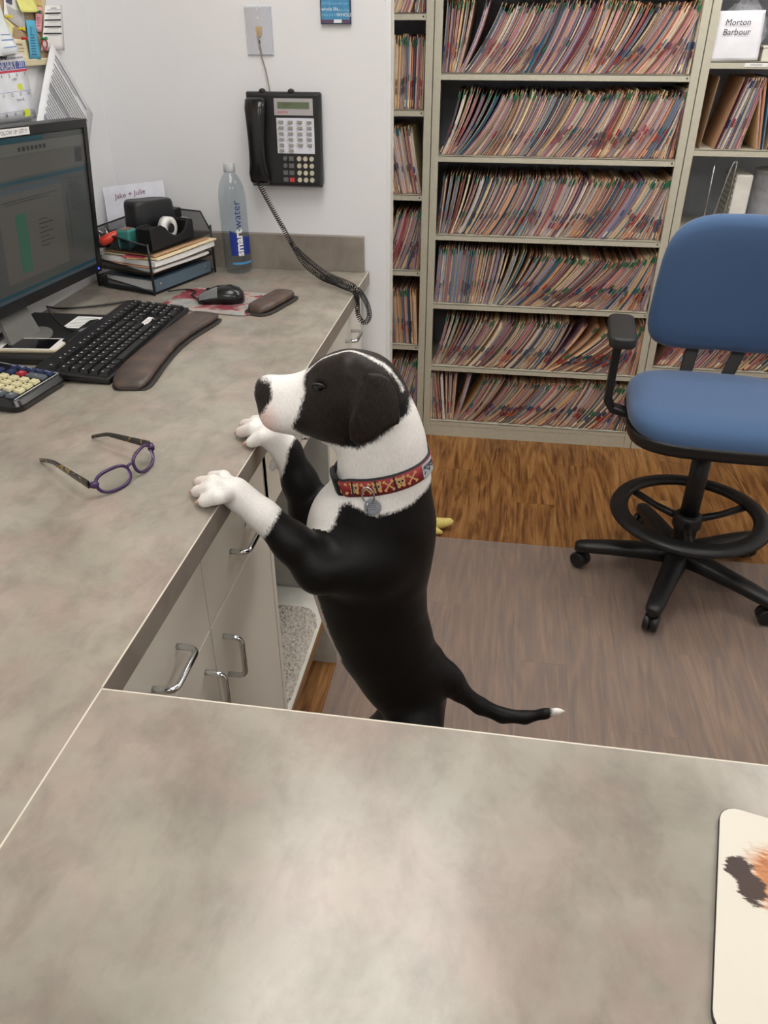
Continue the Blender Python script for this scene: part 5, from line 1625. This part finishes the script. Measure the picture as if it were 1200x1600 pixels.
# calendar
cl1, ox, oy, pts, c = note('calendar', 'January 2017 spiral wall calendar under the bulletin board', 'calendar', [(-48, 92), (37, 84), (56, 184), (-40, 200)], mat('calendar_paper', (226, 228, 234), .7), .0165, group='calendar')
del cl1['group']
rule(cl1, pts, c, [(0, .10, 1, .215)], mat('calendar_blue', (82, 98, 168), .6), 'header')
rule(cl1, pts, c, [(0, .225, 1, .262)], mat('calendar_red', (196, 58, 78), .6), 'weekday_bar')
rule(cl1, pts, c, [(0, .55, 1, .556), (0, .85, 1, .856)], mat('calendar_line', (120, 130, 180), .6), 'week_lines')
rule(cl1, pts, c, [(.02+.03*k, .035, .035+.03*k, .065) for k in range(32)], M_INK, 'spiral_binding')
rule(cl1, pts, c, [(.78, .44, .86, .535), (.80, .84, .90, .955)], mat('highlighter', (214, 226, 60), .6), 'sticker')
def ctext(o, pts, c, s_, u, v, size, m_):
    p = sheet_pt(pts, c, CURL[o.name], u, v); p.x += .0016
    return text('lettering', s_, size, m_, o, frame(p, pts[1]-pts[0], pts[0]-pts[3]))
ctext(cl1, pts, c, 'JANUARY', .60, .158, .020, M_WHITE); ctext(cl1, pts, c, '2017', .93, .152, .016, M_WHITE)
for k, s_ in enumerate(('1', '2', '3', '4', '5', '6', '7')): ctext(cl1, pts, c, s_, .07+.145*k, .305, .010, M_INK)
for k, s_ in enumerate(('8', '9', '10', '11', '12', '13', '14')): ctext(cl1, pts, c, s_, .07+.145*k, .60, .010, M_INK)
for k, s_ in enumerate(('15', '16', '17', '18', '19', '20', '21')): ctext(cl1, pts, c, s_, .07+.145*k, .90, .010, M_INK)
ctext(cl1, pts, c, 'order', .74, .36, .009, M_PRINT); ctext(cl1, pts, c, 'meet ok', .78, .68, .009, M_PRINT)
# laminated sheets hanging by one corner
hl, ox, oy, pts, c = note('hanging_sheets', 'clear sleeve of printed sheets hanging by one corner from a red cord', 'paper', [(80, 66), (146, 178), (124, 330), (46, 212)], mat('sleeve_white', (224, 226, 230), .35), .0190, group='x', curl=.4)
del hl['group']
rule(hl, pts, c, [(.10+.02*(k % 2), .14+.034*k, .90-.05*(k % 3), .150+.034*k) for k in range(24)], M_PRINT)
rule(hl, pts, c, [(.10, .05, .85, .068), (.10, .09, .6, .10), (.1, .36, .9, .40), (.1, .68, .9, .72)], mat('form_grey', (150, 150, 160), .7), 'form_bands', .0018)
rc = MB().tube(spline([onx(69, 60, BX+.02), onx(66, 68, BX+.022), onx(71, 79, BX+.022), onx(74, 68, BX+.021), onx(69, 60, BX+.02)], 6), .0014, 6).build('cord_loop', mat('red_cord', (176, 36, 44), .6))
tag(rc, 'small red cord loop holding the hanging sleeve', 'cord')
for px, py, nm, colr in ((9, 26, 'yellow', (226, 206, 40)), (29, 45, 'bright yellow', (226, 206, 40)), (34, 60, 'red', (196, 40, 48)), (55, 19, 'dark green', (20, 84, 60)), (65, 60, 'light green', (50, 140, 90)), (1, 90, 'black', (30, 28, 34))):
    p = onx(px, py, BX+.018)
    m_ = MB().lathe([(.0028, 0), (.0030, .002), (.0021, .004), (.0021, .009), (.0036, .011), (.0036, .013)], 12, M=frame((0, 0, 0), (0, 1, 0), (0, 0, 1)))
    o = m_.build('push_pin', mat('pin_'+nm.replace(' ', '_'), colr, .3, var=0)); o.location = p
    tag(o, {'yellow': 'yellow push pin at the folded pale note', 'bright yellow': 'bright yellow push pin under the photo sheet', 'red': 'red push pin on the cream card', 'dark green': 'dark green push pin on the pink note', 'light green': 'light green push pin above the red cord loop', 'black': 'black push pin holding the calendar'}[nm], 'push pin', 'push pins on the bulletin board')

# ------------------------------------------------------------------ desk tray organiser and what it holds
TN = Vector((-.872, 1.862, TOP)); TU = Vector((math.sin(R(18)), math.cos(R(18)), 0)); TV = Vector((-math.cos(R(18)), math.sin(R(18)), 0))
TM = Matrix.Identity(4)
for i_ in range(3): TM[i_][0], TM[i_][1], TM[i_][2], TM[i_][3] = TU[i_], TV[i_], (0, 0, 1)[i_], TN[i_]
TL, TD = .252, .188
def mesh_mat():
    t = NT('black_wire_mesh')
    v = t.coord((1, 1, 1)); vo = t.n('ShaderNodeTexChecker'); t.l(v, vo.inputs['Vector']); vo.inputs['Scale'].default_value = 520
    t.b.inputs['Base Color'].default_value = lin((20, 20, 21)); t.b.inputs['Roughness'].default_value = .4
    tr_ = t.n('ShaderNodeBsdfTransparent'); mx = t.n('ShaderNodeMixShader')
    t.l(t.math('ADD', t.math('MULTIPLY', vo.outputs['Fac'], .5), .42), mx.inputs[0]); t.l(tr_.outputs[0], mx.inputs[1]); t.l(t.b.outputs[0], mx.inputs[2])
    t.l(mx.outputs[0], t.out.inputs['Surface'])
    return t.m
M_MESH = mesh_mat()
to = thing('desk_tray', 'black wire mesh three tier desk tray in the counter corner', 'desk tray', (0, 0, 0)); to.matrix_world = TM
for k, z in enumerate((.004, .050, .105)):
    tr_ = MB().box((.004, .004, z), (TL-.004, TD-.004, z+.0015)).build('tray', M_MESH, to)
    fr_ = MB(); zt = z+(.026 if k < 2 else .055)
    if k == 2:
        rp_ = [(.002, .002, z+.018), (.002, TD, z+.040), (TL, TD, zt), (TL, .030, zt), (TL, .002, z+.006)]
    else: rp_ = [(.002, .002, z+.006), (.002, TD, zt), (TL, TD, zt), (TL, .002, z+.006)]
    fr_.tube(rp_, .0022, 8); fr_.build('rim_wire', M_BLACK, to)
    for (xa, ya, za), (xb, yb, zb) in zip(rp_, rp_[1:]):
        MB().quad([(xa, ya, z), (xb, yb, z), (xb, yb, zb), (xa, ya, za)]).build('side_mesh', M_MESH, to)
for x, y in ((.002, .002), (TL, .002), (.002, TD), (TL, TD)):
    MB().tube([(x, y, .0025), (x, y, .150 if y > .1 else .128)], .0030, 8).build('post', M_BLACK, to)
def intray(o, loc, rz=0.0):
    o.matrix_world = TM @ Matrix.Translation(loc) @ Matrix.Rotation(rz, 4, 'Z'); return o
bi = thing('binder', 'slate blue binder lying in the bottom of the desk tray', 'binder', (0, 0, 0)); intray(bi, (.012, .006, .0060))
MB().box((0, 0, .0002), (.228, .004, .030)).build('spine', mat('slate_vinyl', (82, 100, 114), .4), bi, bevel=.001)
MB().box((.002, .004, .0002), (.226, .170, .003)).build('cover', mat('slate_vinyl', (82, 100, 114), .4), bi)
MB().box((.002, .004, .027), (.226, .170, .030)).build('cover', mat('slate_vinyl', (82, 100, 114), .4), bi)
MB().box((.006, .008, .0035), (.222, .165, .0265)).build('pages', M_WHITE, bi)
for xx in (.022, .205): MB().cyl((xx, 0, .018), (xx, -.0012, .018), .0034, n=12).build('rivet', M_CHROME, bi)
pz = .0530
cols = [('manila', 'manila folder'), ('white', 'white paper stack'), ('peach', 'peach folder'), ('white', 'thick white paper stack'), ('cream', 'cream folder'), ('tan', 'tan folder')]
for k, ((cn_, lab), h) in enumerate(zip(cols, (.003, .007, .003, .014, .004, .003))):
    dx = (.010, .008, .004, .006, .012, .016)[k]; ov = (.006, -.004, .004, -.010, -.014, -.004)[k]
    m_ = MB(); n = 8; L_ = .218+(.022 if k in (3, 4) else 0)
    top_, bot_ = [], []
    rngs = []
    for q in range(n+1):
        u = q/n
        zz = .0018*math.sin(u*5+k)+.004*u*u*(1 if k > 2 else .4)
        rngs.append([(dx+L_*u, ov, pz+zz*.5), (dx+L_*u, .165, pz+zz*.2), (dx+L_*u, .165, pz+h*.9+zz*.2), (dx+L_*u, ov, pz+h*.9+zz*.5)])
    o = m_.loft(rngs, 0, False).build('paper_stack' if 'paper' in lab else 'file_folder', PM[cn_] if cn_ != 'white' else M_WHITE, None, fix=True); o.matrix_world = TM
    tag(o, lab+' in the middle tier of the desk tray', 'paper' if 'paper' in lab else 'folder', 'papers in the desk tray')
    pz += h+.0022
TZ = .1068
# tape dispenser
td = thing('tape_dispenser', 'black tape dispenser with a white roll on the desk tray', 'tape dispenser', (0, 0, 0)); intray(td, (.020, .003, TZ), R(3))
prof_ = [(0, 0), (.172, 0), (.176, .012), (.174, .046), (.158, .050), (.148, .040), (.138, .026), (.118, .018), (.095, .020), (.075, .030), (.060, .046), (.045, .054), (.006, .054), (0, .048)]
for y0 in (0, .040): MB().prism(prof_, y0, y0+.006, axis='y').build('side_wall', M_BLACK, td, bevel=.0015)
MB().box((.002, .006, 0), (.174, .040, .014)).build('base', M_BLACK, td)
MB().box((.001, .006, .014), (.045, .040, .050)).build('weight', M_BLACK, td)
MB().box((.150, .006, .014), (.174, .040, .046)).build('nose', M_BLACK, td)
MB().lathe([(.012, -.0095), (.0275, -.0095), (.0275, .0095), (.012, .0095), (.012, -.0095)], 30, M=frame((.098, .023, .036), (1, 0, 0), (0, 0, 1)), cap=False).build('tape_roll', mat('white_tape', (224, 224, 220), .4), td)
MB().cyl((.098, .010, .036), (.098, .036, .036), .0115, n=18).build('hub', M_BLACK, td)
MB().loft([[(.118, .014, .054), (.118, .032, .054), (.118, .032, .0545), (.118, .014, .0545)], [(.166, .014, .0475), (.166, .032, .0475), (.166, .032, .048), (.166, .014, .048)]], 0, False).build('tape_end', glassy('tape_film', (235, 235, 232), .12, .9), td)
MB().box((.164, .012, .0462), (.174, .034, .0492)).build('cutter', M_CHROME, td)
# electric stapler
es = thing('electric_stapler', 'black electric stapler standing behind the tape dispenser', 'stapler', (0, 0, 0)); intray(es, (.055, .064, TZ), R(0))
rs_ = []
for z, k_ in ((.0003, 1.0), (.060, .99), (.092, .96), (.099, .93), (.103, .86)):
    rs_.append([(.075+(x-.075)*k_, .032+(y-.032)*k_, z-(.010*max(0, (x-.02)/.13) if z > .09 else 0)) for x, y in rrect(0, 0, .150, .064, .026, 5)])
MB().loft(rs_, 0, True).build('housing', mat('charcoal_plastic', (30, 31, 33), .45, var=.05), es)
MB().box((.148, .018, .0005), (.196, .046, .010)).build('anvil', M_BLACK, es, bevel=.002)
MB().box((.146, .018, .034), (.182, .046, .062)).build('head', M_BLACK, es, bevel=.002)
MB().box((.158, .022, .014), (.170, .042, .034)).build('staple_guide', M_CHROME, es)
# teal box, red stapler, clip, sticky pads, white card
tbx = thing('tape_cassette', 'teal plastic cassette on the desk tray behind the tape dispenser', 'cassette', (0, 0, 0)); intray(tbx, (.006, .062, TZ), R(8))
MB().box((0, 0, .0003), (.040, .036, .046)).build('body', mat('teal_plastic', (62, 132, 126), .4), tbx, bevel=.005, seg=3)
MB().box((.004, .006, .0462), (.034, .028, .0475)).build('label', mat('brown_label', (132, 104, 92), .5), tbx)
rs2 = thing('glue_pen', 'red correction pen with a white cap leaning on the desk tray edge', 'pen', (0, 0, 0)); rs2.matrix_world = TM @ Matrix.Translation((.010, .120, TZ+.026)) @ Euler((0, R(-18), R(-30))).to_matrix().to_4x4()
MB().lathe([(.004, -.035), (.011, -.030), (.012, 0), (.009, .020), (.005, .030)], 16, M=frame((0, 0, 0), (0, 1, 0), (0, 0, 1))).build('barrel', mat('red_plastic', (204, 62, 42), .35), rs2)
MB().lathe([(.005, .030), (.006, .031), (.004, .044)], 12, M=frame((0, 0, 0), (0, 1, 0), (0, 0, 1))).build('cap', M_WHITE, rs2)
bc = thing('binder_clip', 'black binder clip with wire arms in the desk tray by the monitor', 'clip', (0, 0, 0)); intray(bc, (.004, .150, TZ), R(20))
MB().prism([(-.012, 0), (.012, 0), (.003, .018), (-.003, .018)], -.014, .014, axis='y').build('body', M_BLACK, bc)
for s in (-1, 1): MB().tube(spline([(s*.003, -.008, .018), (s*.012, -.010, .034), (s*.016, 0, .042), (s*.012, .010, .034), (s*.003, .008, .018)], 5), .0011, 6).build('arm', M_CHROME, bc)
for k, (nm, colr, loc, rz) in enumerate((('yellow', (222, 208, 110), (.002, .022, .0845), .3), ('pink', (202, 84, 104), (-.004, .036, .0865), .2))):
    o = MB().box((0, 0, 0), (.066, .060, .0016)).build('sticky_pad', mat('pad_'+nm, colr, .7)); o.matrix_world = TM @ Matrix.Translation((loc[0]+.008, loc[1]-.012, loc[2]+.004)) @ Matrix.Rotation(rz, 4, 'Z')
    tag(o, nm+' sticky note pad on top of the papers in the desk tray', 'note pad', 'sticky pads in the desk tray')
cdA, cdB = Vector((-1.075, 2.075, TOP+.112)), Vector((-.925, 2.128, TOP+.118))
wc = thing('white_card', 'large white card with purple handwriting standing at the back of the desk tray', 'card', (0, 0, 0))
dv = (cdB-cdA).normalized(); nvv = Vector((dv.y, -dv.x, 0)).normalized()
MB().loft([[cdA, cdB, cdB-nvv*.0012, cdA-nvv*.0012], [cdA+Vector((0, 0, .104))-nvv*.02, cdB+Vector((0, 0, .112))-nvv*.02, cdB+Vector((0, 0, .112))-nvv*.0212, cdA+Vector((0, 0, .104))-nvv*.0212]], 0, False).build('sheet', mat('bright_card', (226, 228, 238), .6), wc, fix=True)
mid_ = (cdA+cdB)/2
M_PI = mat('purple_ink', (118, 40, 92), .7, var=0)
for s_, dz, du, sz in (('Jake + Julie', .084, -.012, .0185), ('hugs', .062, .018, .015)):
    text('handwriting', s_, sz, M_PI, wc, frame(mid_+dv*du+Vector((0, 0, dz))-nvv*(dz*.19-.0016), dv+Vector((0, 0, .12)), Vector((0, 0, 1))-nvv*.19), shear=.2)

# ------------------------------------------------------------------ water bottle
wb = thing('water_bottle', 'clear plastic water bottle with blue label beside the desk tray', 'bottle', (-0.735, 2.124, TOP))
bprof = [(.030, .0015), (.0345, .005), (.0362, .012), (.0362, .180), (.0355, .200), (.033, .218), (.028, .234), (.021, .247), (.0150, .255), (.0135, .260)]
MB().lathe(bprof, 32).build('shell', glassy('bottle_plastic', (240, 245, 248), .05, .955), wb)
MB().lathe([(.0135, .259), (.0150, .261), (.0150, .278), (.0140, .280)], 24).build('cap', mat('clear_cap', (200, 206, 210), .3), wb)
lbp = []
def onb(a, z, r=.0366): return (r*math.cos(a), r*math.sin(a), z)
AA = np.linspace(R(-95), R(20), 24)
lm = MB(); lo = [onb(a, .052) for a in AA]; hi_ = [onb(a, .118-.020*abs(math.sin((a-AA[0])*1.1))) for a in AA]
lm.strip(lo, hi_); lbl = lm.build('label', mat('label_blue', (24, 52, 140), .4), wb, fix=True)
MB().strip([onb(a, .028) for a in AA], [onb(a, .034) for a in AA]).build('label_stripe', mat('label_cyan', (70, 140, 190), .4), wb, fix=True)
def wrap_text(s_, size, z0, ac, m_, off=0.0):
    cu = bpy.data.curves.new('lettering', 'FONT'); cu.body = s_; cu.size = size; cu.align_x = 'LEFT'; cu.align_y = 'CENTER'; cu.offset = off; cu.resolution_u = 2
    tmp = bpy.data.objects.new('t', cu); me = bpy.data.meshes.new_from_object(tmp); bpy.data.objects.remove(tmp)
    b_m = bmesh.new(); b_m.from_mesh(me); bmesh.ops.triangulate(b_m, faces=b_m.faces); bmesh.ops.subdivide_edges(b_m, edges=b_m.edges, cuts=3, use_grid_fill=True); b_m.to_mesh(me); b_m.free()
    x1 = max(v.co.x for v in me.vertices)
    for v in me.vertices:
        p = onb(ac-v.co.y*-1/.0366*-1, z0+v.co.x, .0369); v.co = p
    me.materials.clear(); me.materials.append(m_)
    link('lettering', me, lbl); return x1
va = math.atan2(-2.124, .735)                                # bottle side that faces the room
x1 = wrap_text('smart', .030, .050, va+.25, M_WHITE, .0010)
wrap_text('water', .030, .050+x1+.002, va+.25, mat('label_navy', (30, 50, 120), .4))

# ------------------------------------------------------------------ blue drafting chair
CX, CY = .652, 2.275
ch = thing('office_chair', 'blue upholstered drafting chair with black foot ring and five wheel base', 'chair', (CX, CY, 0), (0, 0, R(-4)))
def fabric():
    t = NT('blue_fabric')
    f = t.noise(t.coord((1, 1, 1)), 900, 2, .6); g = t.noise(t.coord(), 6, 3)
    c = t.mix(t.math('MULTIPLY', f, .5), lin((66, 92, 128)), lin((84, 112, 148)))
    t.l(t.mix(t.math('MULTIPLY', g, .2), c, lin((60, 86, 122))), t.b.inputs['Base Color'])
    t.b.inputs['Roughness'].default_value = .85; t.b.inputs['Specular IOR Level'].default_value = .2; t.b.inputs['Sheen Weight'].default_value = .25
    t.bump(f, .2, .0008)
    return t.m
M_FAB = fabric()
def superell(w, d, n=32, e=.55): return [(w*math.copysign(abs(math.cos(a))**e, math.cos(a)), d*math.copysign(abs(math.sin(a))**e, math.sin(a))) for a in np.linspace(0, 2*math.pi, n+1)[:-1]]
# seat cushion: front towards -y, front edge rolled down
rg = []
for z, k_ in ((.606, .95), (.614, .99), (.630, 1.0), (.648, .985), (.660, .94), (.666, .84), (.669, .6), (.668, .3)):
    rg.append([(x, y-.005, z-.030*max(0, (-y*k_-.12)/.12)**2*(1 if z > .6 else .5)) for x, y in ((x*k_, y*k_) for x, y in superell(.256, .232))])
MB().loft(rg, 0, True).build('seat', M_FAB, ch)
MB().loft([[(x*k_, y*k_-.005, z) for x, y in superell(.254, .232)] for z, k_ in ((.556, .84), (.566, .98), (.596, 1.01), (.606, 1.0))], 0, True).build('seat_pan', M_BLACK, ch)
MB().box((-.09, -.09, .50), (.09, .11, .562)).build('mechanism', M_BLACK, ch, bevel=.01)
# backrest: slightly bowed panel leaning back
BM = Matrix.Translation((.028, .262, .925)) @ Euler((R(8), 0, 0)).to_matrix().to_4x4()
def backring(y, k_):
    out = []
    for x, z in superell(.232, .215, 40, .50):
        xx = x*k_*(1+.10*(z/.215)*-.5+.02); zz = z*k_
        out.append(BM @ Vector((xx, y-.040*(xx/.232)**2*-1*-1, zz)))
    return out
MB().loft([backring(y, k_)[::-1] for y, k_ in ((-.033, .04), (-.034, .30), (-.036, .62), (-.033, .86), (-.024, .955), (-.008, 1.0), (.012, .99), (.022, .95))], 0, True).build('backrest', M_FAB, ch, fix=True)
MB().loft([backring(y, k_)[::-1] for y, k_ in ((.0225, .94), (.032, .93), (.038, .86))], 0, True).build('back_shell', M_BLACK, ch, fix=True)
for xa, xb in ((-.062, -.050), (.062, .092)):
    q = [[(xa-.02, .16, .575), (xa+.02, .16, .575), (xa+.02, .175, .588), (xa-.02, .175, .588)], [(xa-.02, .262, .60), (xa+.02, .262, .60), (xa+.02, .255, .625), (xa-.02, .255, .625)], [(xb-.02, .296, .70), (xb+.02, .296, .70), (xb+.02, .280, .70), (xb-.02, .280, .70)], [(xb-.02, .318, .86), (xb+.02, .318, .86), (xb+.02, .300, .86), (xb-.02, .300, .86)]]
    MB().loft(q, 0, False).build('back_strut', M_BLACK, ch, bevel=.003)
for s in (-1, 1):
    ar = [[(s*.20, -.03, .572), (s*.20, .03, .572), (s*.20, .03, .588), (s*.20, -.03, .588)], [(s*.300, -.022, .592), (s*.300, .022, .592), (s*.290, .022, .612), (s*.290, -.022, .612)], [(s*.322, -.022, .625), (s*.322, .022, .625), (s*.300, .022, .640), (s*.300, -.022, .640)], [(s*.318, -.02, .83), (s*.318, .02, .83), (s*.294, .02, .83), (s*.294, -.02, .83)]]
    if s < 0: ar = [r[::-1] for r in ar]
    MB().loft(ar, 0, False).build('arm_bracket', M_BLACK, ch, bevel=.004, fix=True)
    MB().prism([(x+s*.302, y) for x, y in rrect(-.038, -.125, .038, .115, .028)], .83, .862, sm=True).build('arm_pad', mat('arm_pad', (34, 35, 36), .5), ch, bevel=.008, seg=3)
MB().cyl((0, 0, .24), (0, 0, .51), .029, n=24).build('gas_lift', M_BLACK, ch)
MB().lathe([(.036, .085), (.040, .10), (.036, .20), (.046, .215), (.046, .250), (.033, .262)], 24).build('column', M_BLACK, ch)
fr_ = MB(); N_ = 56
rg = []
for k in range(N_):
    a = 2*math.pi*k/N_
    rg.append([(r*math.cos(a), r*math.sin(a), z) for r, z in ((.192, .264), (.200, .250), (.240, .247), (.250, .256), (.244, .268), (.206, .278))])
rg.append(rg[0])
MB().loft(rg, 0, True, False).build('foot_ring', M_BLACK, ch, fix=True)
for a in (R(25), R(145), R(265)):
    MB().tube([(.03*math.cos(a), .03*math.sin(a), .232), (.12*math.cos(a), .12*math.sin(a), .238), (.215*math.cos(a), .215*math.sin(a), .256)], [.013, .011, .012], 10).build('ring_spoke', M_BLACK, ch)
for k in range(5):
    a = R(180+72*k); d = Vector((math.cos(a), math.sin(a), 0)); s_ = Vector((-d.y, d.x, 0))
    rr2 = []
    for r, w, z0, z1 in ((.02, .042, .070, .130), (.10, .035, .072, .124), (.22, .030, .070, .114), (.30, .027, .066, .104), (.325, .024, .064, .101), (.340, .013, .068, .094)):
        rr2.append([d*r+s_*w*math.copysign(abs(math.cos(t))**.7, math.cos(t))+Vector((0, 0, (z0+z1)/2+(z1-z0)/2*math.copysign(abs(math.sin(t))**.7, math.sin(t)))) for t in np.linspace(0, 2*math.pi, 13)[:-1]])
    MB().loft(rr2, 0, True).build('base_arm', M_BLACK, ch, fix=True)
    ca_ = MB().tube([d*.316+Vector((0, 0, .075)), d*.316+Vector((0, 0, .045))], .008, 8).build('caster', M_BLACK, ch)
    w0 = d*.316+Vector((0, 0, .0320)); ax_ = (Vector((math.cos(a+.9+.7*k), math.sin(a+.9+.7*k), 0)))
    for q in (-1, 1):
        ct2 = w0+ax_*q*.0125
        MB().cyl(ct2-ax_*.010, ct2+ax_*.010, .0285, n=20).build('wheel', M_BLACK, ca_, bevel=.004)
    MB().cyl(w0-ax_*.006, w0+ax_*.006, .018, n=14).build('axle', M_BLACK, ca_)
ch.location.z = .0034 - .003 + .003

# ------------------------------------------------------------------ yellow plush toy on the floor behind the dog
ty = thing('plush_toy', 'yellow plush toy on the wood floor behind the dog', 'toy', (-.235, 2.47, 0), (0, 0, R(10)))
M_YEL = mat('yellow_plush', (220, 200, 120), .95, var=.15, vscale=140, bump=.6)
m_ = MB().ball((0, 0, .046), (.055, .040, .045), 20, 12); m_.ball((-.07, .0, .052), (.034, .032, .034), 16, 10)
m_.build('body', M_YEL, ty)
MB().tube([(.03, -.02, .03), (.075, -.025, .030), (.108, -.022, .034), (.118, -.022, .034)], [.022, .020, .014, .004], 12).build('leg', M_YEL, ty)
MB().tube([(.02, -.03, .018), (.05, -.055, .015), (.072, -.065, .014)], [.016, .015, .006], 12).build('leg', M_YEL, ty)
for s in (-1, 1): MB().ball((-.098, s*.013, .062), .0035, 8, 6).build('eye', M_EYE, ty)
for s in (-1, 1): MB().ball((-.062, s*.028, .078), (.010, .006, .016), 10, 8).build('ear', M_YEL, ty)
